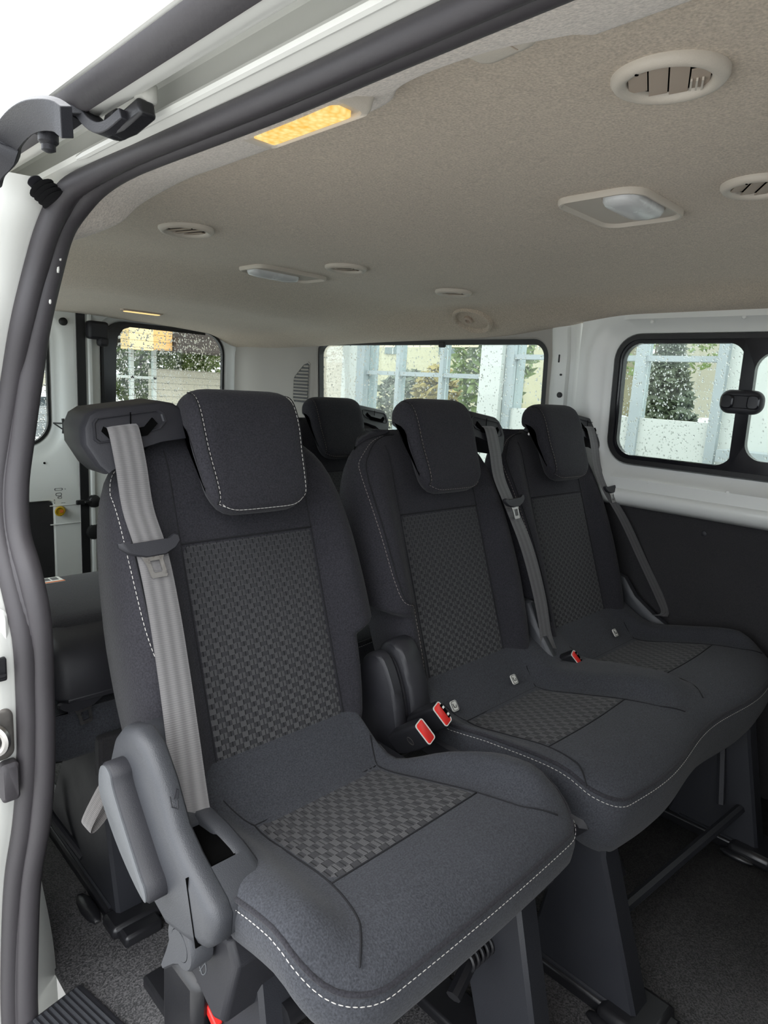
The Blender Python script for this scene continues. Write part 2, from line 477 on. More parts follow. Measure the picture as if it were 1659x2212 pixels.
cell(mb, farX, -.60, 1.075, .81, 1.36, [(-.43, 1.02, .845, 1.305, .09, -.012), (-.41, 1.0, .862, 1.288, .085, .012), (-.385, .975, .883, 1.268, .075, .018), (-.375, .965, .890, 1.262, .07, .045)])
mb.build('window_surround', 'inner_paint', wall, smooth=50)
mb = MB()   # sill rail under the window: rounded ledge
sec = [(.0, .765), (-.012, .772), (-.022, .785), (-.024, .80), (-.016, .812), (.02, .818), (.06, .80), (.06, .755), (.03, .755)]
mb.loft([[Vector((.822+a, y, z)) for a, z in sec] for y in (-1.5, 1.09)])
mb.build('sill_rail', 'inner_paint', wall, smooth=60)
mb = MB()   # pillar between the windows
sec = [(.84, 1.060), (.806, 1.064), (.796, 1.078), (.800, 1.096), (.812, 1.102), (.812, 1.118), (.800, 1.124), (.797, 1.150), (.797, 1.172), (.806, 1.182), (.84, 1.184)]
mb.loft([[Vector((x+.02*sstep(1.2, .8, z), y+(.012 if z > 1.2 else 0), z)) for x, y in sec] for z in (.42, .8, .95, 1.1, 1.2, 1.30)], closed=False, cap0=False, cap1=False)
mb.build('pillar', 'inner_paint', wall, smooth=50)
for (py, pz, ry, rz) in ((1.138, 1.079, .0088, .0088), (1.139, 1.142, .0032, .0032), (1.150, 1.192, .0022, .0125)):
    mb = MB(); mx = axes((.7978+.02*sstep(1.2, .8, pz), py, pz), (0, 1, 0), (0, 0, 1))
    mb.stack([([(p*.85, q*.85) for p, q in rrect(2*ry, 2*rz, min(ry, rz)*.98, 5)], -.003), (rrect(2*ry, 2*rz, min(ry, rz)*.98, 5), -.0025), (rrect(2*ry, 2*rz, min(ry, rz)*.98, 5), .004)], mx)
    mb.build('hole_plug', 'rubber_dark', wall)
mb = MB()   # recessed quarter opening
cell(mb, farX, 1.175, 2.47, .55, 1.30, [(1.19, 2.40, .80, 1.262, .07, .004), (1.20, 2.385, .81, 1.252, .06, .012), (1.205, 2.38, .815, 1.248, .055, .045)])
mb.build('window_surround', 'grey_trim', wall, smooth=50)
mb = MB()
mb.box((.915, .5, .39), (.012, 4.0, .78)); mb.build('lower_skin', 'inner_paint', wall)
mb = MB()
mb.box((.875, -1.05, 1.1), (.012, .9, .62)); mb.build('front_skin', 'inner_paint', wall)
mb = MB()   # charcoal lower trim with a soft top edge
sec = [(.0, 0.), (-.0, .60), (-.004, .70), (-.002, .752), (.006, .763), (.03, .765), (.03, 0)]
mb.loft([[Vector((.874+a, y, z)) for a, z in sec] for y in (-1.5, 1.0, 3.0)])
lp = mb.build('lower_panel', 'panel', wall, smooth=50, label='charcoal carpeted lower side panel')
mb = MB(); mb.lathe([(.0085, 0), (.008, .003), (.004, .0045)], axes((.871, .665, .712), (0, 1, 0), (0, 0, 1), (-1, 0, 0)), 16)
mb.build('trim_clip', 'plastic', lp)
# screw dimples on the painted frame
for (py, pz) in ((.86, 1.296), (.62, 1.302), (.35, 1.303), (.82, .842), (.60, .846), (.42, .847)):
    mb = MB(); mb.lathe([(.006, 0), (.004, .0025), (.001, .003)], axes((.800+.02*sstep(1.2, .8, pz)-.010, py, pz), (0, 1, 0), (0, 0, 1), (-1, 0, 0)), 10)
    mb.build('spot_weld', 'inner_paint', wall)

def drops(name, parent, fn, w, h, n, rmax=.0028, seed=1):
    r_ = random.Random(seed); mb = MB()
    for k in range(n):
        u, v = r_.random()*w, r_.random()*h
        r = rmax*(.3+.7*r_.random()**2.0)
        c = fn(u, v); e1, e2, e3 = fn(u+1, v)-c, fn(u, v+1)-c, None
        e1.normalize(); e2.normalize(); e3 = e1.cross(e2)
        vs = [c+(e1*math.cos(a)+e2*math.sin(a)*1.2)*r for a in [k*math.pi/3 for k in range(6)]]
        vs += [c+(e1*math.cos(a)+e2*math.sin(a)*1.2)*r*.55+e3*r*.6 for a in [k*math.pi/3 for k in range(6)]]
        mb.add(vs, [(i, (i+1) % 6, 6+(i+1) % 6, 6+i) for i in range(6)]+[(6, 7, 8, 9, 10, 11)])
    return mb.build(name, 'drop', parent, smooth=180, kind='stuff')

# ---- window in the far wall (two panes with a sliding frame)
w1 = room('window_1', (.83, .3, .9), 'black framed sliding side window beaded with rain')
mb = MB(); mx = axes((0, 0, 0), (0, 1, 0), (0, 0, 1))
def ringframe(mb, X, ya, yb, za, zb, r, wd, d0, d1, n=8, ri=None):
    cy, cz = (ya+yb)/2, (za+zb)/2
    o = rrect(yb-ya, zb-za, r, n); i = rrect(yb-ya-2*wd, zb-za-2*wd, ri if ri else max(.004, r-wd), n)
    P = lambda L, d: [Vector((X(cz+q)+d, cy+p, cz+q)) for p, q in L]
    mb.loft([P(o, d1), P(o, d0), P(i, d0), P(i, d1), P(o, d1)], True, False, False)
fx = lambda z: .80+.02*sstep(1.2, .8, z)
ringframe(mb, fx, -.377, .967, .888, 1.264, .072, .014, .006, .034); mb.build('gasket', 'rubber_dark', w1, smooth=50)
mb = MB(); ringframe(mb, fx, -.36, .952, .903, 1.249, .06, .010, .014, .034); mb.build('outer_frame', 'frit', w1, smooth=50)
# sliding frame: right pane overlaps, divider bar with latch
mb = MB(); ringframe(mb, fx, -.355, .612, .903, 1.249, [.004, .055, .055, .004], .034, .000, .022, ri=.045); mb.build('sliding_frame', 'frit', w1, smooth=50)
mb = MB(); ringframe(mb, fx, .598, .956, .903, 1.249, [.056, .004, .004, .056], .010, .011, .030, ri=.048); mb.build('fixed_frame', 'frit', w1, smooth=50)
for ya, yb, d, sd in ((.60, .955, .026, 5), (-.33, .60, .012, 6)):
    mb = MB(); mb.loft([[Vector((fx(q)+dd, p, q)) for p, q in ((ya, .90), (yb, .90), (yb, 1.25), (ya, 1.25))] for dd in (d, d+.004)])
    g = mb.build('pane', 'glass', w1, smooth=None)
    drops('raindrops', g, lambda u, v, ya=ya, d=d: Vector((fx(.905+v)+d+.0045, ya+u, .905+v)), yb-ya, .34, 1500 if sd == 5 else 1200, .0030, sd)
lt = MB(); mx = axes((.806, .598, 1.087), (0, 1, 0), (0, 0, 1), (-1, 0, 0))
lt.stack([(rrect(.105, .062, .026), -.006), (rrect(.105, .062, .026), .010), (rrect(.092, .050, .022), .016), (rrect(.07, .034, .014), .016), (rrect(.066, .03, .012), .012)], mx)
lo = lt.build('latch', 'plastic', w1, smooth=50)
for s_ in (-1, 1):
    mb = MB(); mb.stack([(rrect(.03, .036, .010), .010), (rrect(.03, .036, .010), .020), (rrect(.024, .03, .008), .023)], axes((.806, .598+s_*.032, 1.087), (0, 1, 0), (0, 0, 1), (-1, 0, 0)))
    mb.build('latch_tab', 'frit', lo)

# ---- quarter window
w2 = room('window_2', (.83, 1.8, .8), 'wide rear quarter window spotted with rain')
mb = MB(); ringframe(mb, fx, 1.197, 2.385, .806, 1.254, .06, .017, .010, .034); mb.build('gasket', 'rubber_dark', w2, smooth=50)
mb = MB(); mb.loft([[Vector((fx(q)+dd, p, q)) for p, q in ((1.2, .81), (2.38, .81), (2.38, 1.25), (1.2, 1.25))] for dd in (.024, .028)])
g = mb.build('pane', 'glass', w2, smooth=None)
drops('raindrops', g, lambda u, v: Vector((fx(.82+v)+.0285, 1.21+u, .82+v)), 1.16, .42, 2600, .0038, 8)
mb = MB(); mb.box((.813, 1.655, 1.238), (.014, .030, .022)); mb.build('mount_clip', 'rubber_dark', w2, bevel=.005)

# ---- D pillar trim with the speaker/vent grille
tr = room('trim_1', (.79, 2.7, .5), 'warm grey plastic rear pillar trim')
mb = MB()
sec = [(.83, 2.375), (.806, 2.378), (.797, 2.39), (.792, 2.55), (.790, 2.66), (.770, 2.74), (.752, 2.86), (.748, 2.985), (.83, 2.99)]
mb.loft([[Vector((x, y, z)) for x, y in sec] for z in (.3, .7, 1.0, 1.24)], closed=False, cap0=False, cap1=False)
mb.build('cover', 'grey_trim', tr, smooth=50)
gx = lambda y: lerp(.797, .792, (y-2.39)/.16)
poly = [(2.415, .985), (2.415, 1.150), (2.428, 1.158), (2.455, 1.150), (2.515, 1.098), (2.525, 1.085), (2.525, .990), (2.515, .980), (2.425, .978)]
mb = MB(); mb.loft([[Vector((gx(y)-d, lerp(2.47, y, s), lerp(1.06, z, s))) for y, z in poly] for s, d in ((1.06, -.001), (1.05, .003), (1.0, .003), (.98, -.004))], cap0=False)
gr = mb.build('grille_frame', 'grey_trim', tr, smooth=40)
mb = MB(); mb.loft([[Vector((gx(y)-d, lerp(2.47, y, .985), lerp(1.06, z, .985))) for y, z in poly] for d in (-.002, .0008)]); mb.build('grille_backing', 'bracket', gr)
for k in range(11):
    z = .992+k*.0150
    yb = 2.523 if z < 1.085 else lerp(2.523, 2.435, (z-1.085)/.07)
    mb = MB(); mb.box((.7905, (2.417+yb)/2, z), (.006, yb-2.417, .0065), Matrix.Rotation(.5, 3, 'Y'))
    mb.build('louvre', 'grey_trim', gr)

# ---- rear doors
def rear_door(name, x0, x1, win, label, panel):
    d = room(name, ((x0+x1)/2, 2.97, 0), label)
    ax = lambda x, z, dd: Vector((x, 2.955+dd+.0*z, z))
    mb = MB(); wa, wb, za, zb = win
    cell(mb, ax, x0, x1, .535, 1.345, [(wa-.055, wb+.055, za-.075, zb+.035, .15, .0), (wa-.042, wb+.042, za-.055, zb+.028, .14, .018), (wa-.022, wb+.022, za-.025, zb+.02, .125, .030), (wa-.012, wb+.012, za-.012, zb+.012, .115, .030), (wa, wb, za, zb, .105, .045)])
    mb.build('window_panel', 'inner_paint', d, smooth=60)
    mb = MB(); pa, pb = panel
    cell(mb, ax, x0, x1, .0, .535, [(pa, pb, .04, .515, .025, .0), (pa+.006, pb-.006, .046, .509, .02, .014)])
    mb.build('lower_frame', 'inner_paint', d, smooth=60)
    mb = MB(); mb.stack([(rrect(pb-pa-.012, .463, .02), .010), (rrect(pb-pa-.012, .463, .02), .030)], axes(((pa+pb)/2, 2.955, .2775), (1, 0, 0), (0, 0, 1), (0, 1, 0)))
    mb.build('inner_card', 'panel', d)
    return d
d1 = rear_door('door_1', -.80, -.025, (-.72, -.125, .745, 1.285), 'near rear door in grey-white paint with a tall window', (-.74, -.128))
d2 = rear_door('door_2', .012, .80, (.095, .700, .745, 1.285), 'far rear door in grey-white paint with a tall window', (.13, .68))
mb = MB(); mb.box((-.006, 2.962, .67), (.036, .03, 1.34)); mb.build('door_seal', 'rubber_dark', d1)
mb = MB(); mb.box((.030, 2.950, .67), (.020, .02, 1.34)); mb.build('door_edge', 'inner_paint', d2, bevel=.006)
def rear_window(name, wa, wb, label, band, seed):
    w = room(name, ((wa+wb)/2, 2.99, .75), label); za, zb = .745, 1.285
    cx, cz = (wa+wb)/2, (za+zb)/2
    mb = MB(); o = rrect(wb-wa+.004, zb-za+.004, .105, 8); i = rrect(wb-wa-.016, zb-za-.016, .10, 8)
    P = lambda L, dd: [Vector((cx+p, 2.955+dd, cz+q)) for p, q in L]
    mb.loft([P(o, .05), P(o, .030), P(i, .030), P(i, .05), P(o, .05)], True, False, False); mb.build('gasket', 'rubber_dark', w, smooth=50)
    mb = MB(); mb.loft([P(rrect(wb-wa, zb-za, .105, 8), dd) for dd in (.040, .045)]); g = mb.build('pane', 'glass', w, smooth=30)
    if band:
        mb = MB(); L = [(wa+.004, za+.1), (wa+.004, zb-.105), (wa+.02, zb-.05), (wa+.06, zb-.012), (wa+.11, zb-.004), (wb-.1, zb-.004), (wb-.1, zb-.018), (wa+.13, zb-.018), (wa+.10, zb-.03), (wa+.075, zb-.065), (wa+.068, zb-.11), (wa+.060, za+.1)]
        mb.loft([[Vector((x, 2.955+dd, z)) for x, z in L] for dd in (.0370, .0385)]); mb.build('black_band', 'frit', w)
    for k in range(16):
        mb = MB(); z = za+.035+k*.031
        ins = .05 if k in (0, 15) else .008
        mb.box((cx, 2.9925, z), (wb-wa-2*ins, .0008, .0011)); mb.build('heater_wire', 'rubber_dark', w)
    drops('raindrops', g, lambda u, v: Vector((wb-.01-u, 3.0005, za+.01+v)), wb-wa-.02, zb-za-.02, 3000, .0046, seed)
    return w
rear_window('window_3', -.72, -.125, 'near rear door window with heater wires and rain', False, 21)
rear_window('window_4', .095, .700, 'far rear door window with black band, heater wires and rain', True, 22)

# fittings on the rear doors
def mini(name, mbx, mat, label, cat, **k): return tag(mbx.build(name, mat, None, **k), label, cat)
mb = MB(); mx = axes((-.105, 2.952, .468), (1, 0, 0), (0, 0, 1), (-.45, -1, .12))
k_ = thing('emergency_release_knob', 'yellow release knob on the near rear door', 'knob', (-.105, 2.95, .455))
mb.lathe([(.0195, .0), (.0195, .03), (.021, .032), (.021, .046), (.016, .048), (.015, .040)], mx, 20, True, True); mb.build('knob_body', 'yellow', k_)
mb = MB(); mb.box((-.119, 2.9055, .4735), (.014, .004, .012)); mb.build('knob_slot', 'orange_ink', k_)
mb = MB(); mb.tube([(-.124, 2.955, .842), (-.108, 2.938, .842), (-.090, 2.936, .842)], .003, 6); mb.tube([(-.124, 2.955, .842), (-.10, 2.938, .822), (-.090, 2.936, .815)], .003, 6)
mb.tube(smooth_path([(-.092, 2.936, .80), (-.090, 2.934, .83), (-.092, 2.936, .862)], 4), .006, 8)
mini('window_hook', mb, 'rubber_dark', 'small black forked hook beside the near rear window', 'hook')
mb = MB(); mb.lathe([(.0045, 0), (.0045, .002)], axes((-.165, 2.9545, .675), (1, 0, 0), (0, 0, 1), (0, -1, 0)), 12); mb.build('hole_plug', 'dark', d1)
mb = MB(); mb.lathe([(.016, 0), (.016, .012), (.011, .016)], axes((-.075, 2.955, 1.258), (1, 0, 0), (0, 0, 1), (0, -1, 0)), 16); mini('door_buffer', mb, 'rubber_dark', 'black round rubber buffer at the top of the near rear door', 'buffer')
mb = MB()
for (x, z, w, h) in ((-.112, .560, .034, .010), (-.085, .560, .004, .006), (-.112, .538, .026, .014), (-.108, .524, .018, .010), (-.13, .508, .004, .018), (-.094, .500, .016, .0025)):
    o = rrect(w, h, min(w, h)*.45, 4); i = [(p*.8, q*.66) for p, q in o]
    P = lambda L, y: [Vector((x+p, y, z+q)) for p, q in L]
    mb.loft([P(o, 2.9550), P(o, 2.9542), P(i, 2.9542), P(i, 2.9550)], True, False, False)
mini('release_pictogram', mb, 'label_ink', 'grey printed van pictogram above the yellow knob', 'label')
mb = MB(); mb.box((-.085, 2.953, .49), (.13, .003, .004)); mb.box((-.085, 2.953, .408), (.13, .006, .004)); mb.build('pressed_rib', 'inner_paint', d1, bevel=.001)
mb = MB(); mb.box((.055, 2.93, 1.235), (.085, .05, .075)); mb.box((.075, 2.925, 1.19), (.045, .04, .04))
mini('door_lock_housing', mb, 'plastic', 'black lock housing at the top of the far rear door', 'lock', bevel=.012)
mb = MB(); mb.box((-.030, 2.935, .50), (.035, .012, .020)); mb.box((-.002, 2.93, .502), (.03, .03, .010)); mb.lathe([(.03, 0), (.026, .02), (.01, .026)], axes((.03, 2.945, .5), (1, 0, 0), (0, 0, 1), (0, -1, 0)), 16)
mini('door_check_strap', mb, 'rubber_dark', 'black check strap across the gap of the rear doors', 'strap', bevel=.003)
mb = MB(); mb.lathe([(.035, 0), (.03, .015), (.01, .02)], axes((.03, 2.945, .36), (1, 0, 0), (0, 0, 1), (0, -1, 0)), 16); mini('door_bumper', mb, 'rubber_dark', 'lower black bumper by the gap of the rear doors', 'bumper')

# ---- near side: seal, jamb, header, sill
IN = [(-.727, -.15, 1.310), (-.727, .326, 1.310), (-.727, .537, 1.308), (-.729, .813, 1.310), (-.734, .914, 1.302), (-.745, .961, 1.279), (-.76, .975, 1.248), (-.77, .989, 1.201), (-.785, 1.0, 1.127), (-.79, 1.019, 1.064), (-.8, 1.038, .966), (-.81, 1.037, .899), (-.815, 1.02, .835), (-.815, .976, .784), (-.81, .960, .714), (-.805, .976, .599), (-.805, .984, .484), (-.81, .999, .377), (-.82, 1.022, .269), (-.825, 1.036, .13), (-.83, 1.034, .009), (-.83, 1.02, -.15)]
OUT = [(-.746, -.15, 1.306), (-.746, .31, 1.306), (-.746, .509, 1.306), (-.748, .769, 1.309), (-.752, .901, 1.304), (-.765, .944, 1.288), (-.78, .962, 1.248), (-.79, .984, 1.197), (-.805, .998, 1.125), (-.81, 1.033, 1.05), (-.82, 1.052, .965), (-.83, 1.052, .898), (-.835, 1.035, .834), (-.835, .991, .77), (-.83, .966, .696), (-.825, .979, .604), (-.825, .99, .489), (-.83, 1.008, .381), (-.84, 1.029, .276), (-.845, 1.05, .133), (-.85, 1.05, .009), (-.85, 1.04, -.15)]
seal = room('trim_2', (-.82, 1.0, 0), 'black rubber weather seal around the door opening')
INp = smooth_path(IN, 5); OUTp = smooth_path(OUT, 5)
n = len(INp)
rr = [lerp(.0112, .0165, sstep(.8, 1.0, p.y)) for p in INp]
mb = MB(); mb.tube(INp, rr, 12); mb.build('inner_lip', 'rubber', seal, smooth=60)
mb = MB(); mb.tube(OUTp, [r*.92 for r in rr], 12); mb.build('outer_bulb', 'rubber', seal, smooth=60)
mb = MB(); rings = []
for i in range(n):
    a, b_ = INp[i], OUTp[i]; t = (INp[min(n-1, i+1)]-INp[max(0, i-1)]).normalized(); q = t.cross(b_-a).normalized()*rr[i]*.62
    rings.append([a+q, b_+q, b_-q, a-q])
mb.loft(rings); mb.build('web', 'rubber', seal, smooth=60)
mb = MB()   # paint-worn white scuffs on the seal
for i, (p, s) in enumerate((((1.200, .008), 1), ((1.155, .0045), 1), ((1.212, .003), 0))):
    z, h = p; j = min(range(n), key=lambda k: abs(INp[k].z-z)+(10 if INp[k].y < .9 else 0)); q = INp[j]
    mb.ball((q.x+.004, q.y-.0145, q.z), (.0026, .0022, h), 6, 5)
mb.build('scuff', 'label_white', seal, smooth=180)
# jamb (white painted body outside the seal)
jb = room('wall_right', (-.88, 1.1, 0), 'white painted body around the sliding door opening')
V = [p for p in OUTp if p.y > .93 and p.z < 1.30]
mb = MB()
offs = [(.018, .012, 0), (-.012, .010, 0), (-.02, .004, 0), (-.045, -.004, 0), (-.075, .002, 0), (-.10, .010, 0), (-.118, .03, 0), (-.125, .32, 0)]
mb.loft([[Vector((p.x+o[0], (p.y if o[1] < .25 else 1.0)+o[1], p.z)) for p in V] for o in offs], closed=False, cap0=False, cap1=False)
mb.build('door_jamb', 'white_paint', jb, smooth=60)
mb = MB()   # inner flange and quarter panel behind the seal, down to the floor edge
W_ = [p for p in INp if p.y > .93]
mb.loft([[Vector((p.x+.002, p.y+.006, p.z)) for p in W_], [Vector((lerp(-.762, p.x+.004, sstep(.0, .42, p.z)), p.y+.02+.05*sstep(.3, 0, p.z), p.z)) for p in W_], [Vector((lerp(-.762, -.82, sstep(.0, .3, p.z)) if p.z < 1.0 else p.x-.012, 1.32, p.z)) for p in W_]], closed=False, cap0=False, cap1=False)
mb.build('quarter_panel', 'white_paint', jb, smooth=60)
# header channel with door rail
hs = [(-.742, 1.314), (-.757, 1.314), (-.769, 1.318), (-.772, 1.323), (-.764, 1.330), (-.759, 1.352), (-.766, 1.364), (-.798, 1.366), (-.800, 1.323), (-.812, 1.318), (-.820, 1.320), (-.826, 1.330), (-.838, 1.333), (-.844, 1.334), (-.8455, 1.337), (-.838, 1.345), (-.80, 1.378), (-.74, 1.426)]
mb = MB(); mb.loft([[Vector((x, y, z)) for x, z in hs] for y in (-.9, -.2, .3, .8, 1.2, 3.0)], closed=False, cap0=False, cap1=False)
mb.build('door_header', 'white_paint', jb, smooth=40)
mb = MB(); sec = [(-.821, 1.3215), (-.8225, 1.3165), (-.830, 1.3185), (-.8395, 1.3245), (-.8425, 1.331), (-.838, 1.334)]
mb.loft([[Vector((x, y, z)) for x, z in sec] for y in (-.9, .3, 1.2)]); mb.build('roof_weatherstrip', 'rubber', jb, smooth=50)
mb = MB(); mb.tube([(-.8215, -.9, 1.3205), (-.8215, 1.2, 1.3205)], .0016, 6); mb.build('sealant_line', 'orange_ink', jb)
mb = MB(); mb.tube([(-.8015, -.9, 1.362), (-.8015, 1.2, 1.362)], .003, 6); mb.build('rail_rib', 'white_paint', jb)
mb = MB(); mb.box((-.800, 1.205, 1.33), (.10, .012, .09)); mb.build('channel_end', 'white_paint', jb)
# rolled lip that ends before the corner
mb = MB(); mb.tube([(-.7695, -.9, 1.3185), (-.7695, .5, 1.3190), (-.7695, .86, 1.3195), (-.7695, .885, 1.3195)], [.0048, .0048, .0048, .003], 8); mb.build('header_lip', 'white_paint', jb)
# unseen cab-side wall; upper box added to block light from the cab
mb = MB(); mb.box((-.85, -.9, .40), (.06, 1.5, 1.1)); mb.box((-.82, -.45, 1.1), (.08, .62, .5)); mb.build('cab_side_blocker', 'white_paint', jb, bevel=.02)
mb = MB(); mb.box((-.90, .45, -.16), (.18, 1.3, .10)); mb.build('step_well', 'plastic', jb)
# rear near-side panel
mb = MB()
nearX = lambda y, z, dd: Vector((-.82-dd, y, z))
cell(mb, nearX, 1.3, 3.0, .0, 1.30, [(1.36, 2.9, .68, 1.25, .07, .0), (1.37, 2.89, .69, 1.24, .06, .03)])
mb.build('rear_panel', 'inner_paint', jb)
mb = MB(); mb.box((-.85, 2.13, .965), (.004, 1.54, .57)); mb.build('pane', 'clear_glass', jb)
# rear bumper-side closing below ceiling (header over rear doors)
mb = MB(); mb.loft([[Vector((x, y, z)) for x, z in ((-.84, 1.30), (.84, 1.30), (.84, 1.44), (-.84, 1.44))] for y in (2.96, 3.02)]); struct(mb.build('wall_back', 'inner_paint'), 'painted header above the rear doors')

# details of the jamb seen at the left edge
fy = (0, -1, 0)
mb = MB(); mb.stack([(rrect(.055, .060, .014), 0), (rrect(.055, .060, .014), .010), (rrect(.047, .052, .012), .014)], axes((-.874, .984, .712), (1, 0, 0), (0, 0, 1), fy)); mb.build('jamb_cap', 'white_paint', jb)
mb = MB(); mb.box((-.872, .976, .657), (.038, .03, .034)); mb.box((-.872, .960, .650), (.034, .012, .006))
mini('door_roller_guide', mb, 'frame_black', 'small black guide under the white jamb cap', 'guide', bevel=.003)
s_ = thing('door_striker', 'bare steel latch striker plate on the door jamb', 'striker', (-.868, .98, .52))
mb = MB(); mx = axes((-.872, .984, .552), (1, 0, 0), (0, 0, 1), fy); mb.stack([(rrect(.056, .078, .014), 0), (rrect(.056, .078, .014), .004), (rrect(.05, .072, .012), .006)], mx); mb.build('plate', 'steel', s_)
mb = MB(); mb.tube(smooth_path([(-.89, .980, .572), (-.868, .962, .572), (-.860, .956, .555), (-.866, .962, .537), (-.89, .980, .533)], 6), .006, 8); mb.build('loop', 'chrome', s_)
mb = MB(); mb.lathe([(.011, 0), (.010, .006), (.004, .007)], axes((-.876, .978, .581), (1, 0, 0), (0, 0, 1), fy), 12); mb.build('bolt', 'steel', s_)
mb = MB(); mb.stack([(rrect(.024, .060, .006), 0), (rrect(.024, .060, .006), .014), (rrect(.018, .05, .005), .018)], axes((-.853, .988, .478), (1, 0, 0), (0, 0, 1), fy))
mini('jamb_bumper', mb, 'rubber', 'grey rubber bumper pad next to the door seal', 'bumper')
# door hinge arm at the top left
h = thing('sliding_door_arm', 'black steel roller arm of the open sliding door', 'arm', (-.80, .8, 1.29))
def plate(path, w, t, mb, up=(0, 0, 1)):
    mb.tube(path, 1, sec=[(-w/2, -t/2), (w/2, -t/2), (w/2, t/2), (-w/2, t/2)], up=up)
mb = MB(); plate(smooth_path([(-.882, .835, 1.258), (-.880, .825, 1.270), (-.874, .802, 1.281), (-.872, .795, 1.294), (-.872, .755, 1.300), (-.872, .712, 1.298), (-.868, .675, 1.291), (-.864, .655, 1.281)], 4), .026, .011, mb, (-.5, -.6, -.5)); mb.build('door_bracket', 'plastic', h, bevel=.003)
mb = MB(); plate(smooth_path([(-.842, .800, 1.312), (-.836, .767, 1.311), (-.828, .735, 1.318), (-.818, .735, 1.320), (-.812, .712, 1.303), (-.808, .690, 1.298), (-.802, .665, 1.306)], 4), .024, .010, mb); mb.build('swing_arm', 'plastic', h, bevel=.003)
mb = MB(); mb.lathe([(.010, 0), (.010, -.010), (.007, -.013), (.007, -.018), (.003, -.020)], axes((-.836, .786, 1.309), (1, 0, 0), (0, 1, 0)), 14); mb.build('pivot_bolt', 'plastic', h)
mb = MB(); plate([(-.806, .70, 1.300), (-.800, .675, 1.303), (-.795, .645, 1.312)], .018, .016, mb); mb.lathe([(.009, -.014), (.009, .01)], axes((-.802, .695, 1.310), (1, 0, 0), (0, 0, 1)), 12); mb.build('roller_carrier', 'frame_black', h, bevel=.003)
mb = MB(); mb.lathe([(.008, 0), (.0105, .003), (.0105, .016), (.008, .019)], axes((-.792, .655, 1.318), (1, 0, 0), (0, 1, 0)), 18); mb.build('roller', 'label_white', h)
b = thing('rubber_stop', 'ribbed black rubber stop at the upper corner of the door', 'stop', (-.80, .94, 1.28))
mb = MB(); mx = axes((-.785, .935, 1.279), (.72, .2, .3), (.2, -.8, .6), (-.70, -.60, .25))
pr = [(.004, -.012)]
for k in range(4): pr += [(.0125+.0012*k*0, -.010+.009*k), (.0165, -.0065+.009*k), (.0125, -.003+.009*k)]
mb.lathe(pr+[(.0085, .0265)], mx, 18); mb.build('bellows', 'rubber_dark', b, smooth=60)
mb = MB(); mb.lathe([(.0085, .024), (.0085, .038), (.006, .041)], mx, 16); mb.build('tip', 'plastic', b)

# step mat at the lower left corner
mt = thing('step_mat', 'ribbed grey plastic step mat at the door sill', 'mat', (-.77, .96, 0))
mx = axes((-.775, .945, .004), (.98, .2, 0), (-.2, .98, 0)); mb = MB()
mb.stack([(rrect(.10, .17, .006), 0), (rrect(.10, .17, .006), .006), (rrect(.09, .16, .005), .009)], mx); mb.build('base', 'plastic', mt)
for k in range(9):
    mb = MB(); mb.box(mx @ Vector((-.036+k*.009, 0, .0105)), (.004, .155, .004), mx.to_3x3()); mb.build('rib', 'plastic_grey', mt)

# partition added out of view to cut light from the cab, open above
mb = MB(); ax_ = lambda x, z, d: Vector((x, -.75-d, z))
cell(mb, ax_, -.86, .90, -.1, 1.42, [(-.66, .66, .98, 1.26, .06, .0), (-.65, .65, .99, 1.25, .05, .04)])
struct(mb.build('front_light_blocker', 'plastic', smooth=50), 'added dark partition blocking light from the cab, with a wide opening')
# ================================================================== seats
def YB(z): return .975+(z-.796)*.355
HW = [(.40, .215), (.46, .232), (.62, .243), (.74, .240), (.82, .234), (.88, .222), (.92, .203), (.945, .180), (.962, .150), (.972, .110)]
TH = [(.40, .135), (.6, .13), (.8, .115), (.92, .085), (.955, .062), (.972, .035)]
BOL = [(.40, .030), (.55, .040), (.75, .036), (.88, .018), (.96, .0)]
ZT = .975
class Seat:
    """one backrest: front surface as a function of (dx, z)"""
    def __init__(s, cx, oy=0., oz=0., notch=(False, False), scale=1.): s.cx, s.oy, s.oz, s.notch, s.sc = cx, oy, oz, notch, scale
    def hw(s, z, side):
        h = table(HW, z)
        if s.notch[0 if side < 0 else 1]: h -= .046*(1-sstep(.598, .624, z))
        return h*s.sc
    def d(s, x, z):
        h = s.hw(z, x); a = min(1., abs(x)/h); b = table(BOL, z)
        d = b*sstep(.130, .195, abs(x))
        e = max(0., (a-.78)/.22); d -= .052*(1-math.sqrt(max(0., 1-e*e)))
        k = max(0., (z-.915)/(ZT-.915)); d -= .045*(1-math.sqrt(max(0., 1-k*k)))
        return d
    def front(s, x, z, off=0.):
        d = s.d(x, z)+off
        return Vector((s.cx+x, s.oy+YB(z)-d, s.oz+z+.25*off))
    def ring(s, z):
        pts = []; N = 36; th = table(TH, z)
        for i in range(N+1):
            q = -1+2*i/N; q = math.sin(q*math.pi/2)*.55+q*.45
            h = s.hw(z, q); pts.append(s.front(q*h, z))
        for i in range(13):
            q = 1-2*i/12; h = s.hw(z, q); e = max(0., (abs(q)-.8)/.2)
            dd = th-.03*(1-math.sqrt(max(0, 1-e*e)))
            pts.append(Vector((s.cx+q*h, s.oy+YB(z)+max(dd, .012), s.oz+z)))
        return pts
ZS = [.405, .43, .46, .50, .54, .57, .59, .598, .603, .608, .613, .618, .624, .635, .66, .70, .74, .78, .82, .86, .89, .915, .93, .945, .955, .963, .969, .973, .975]
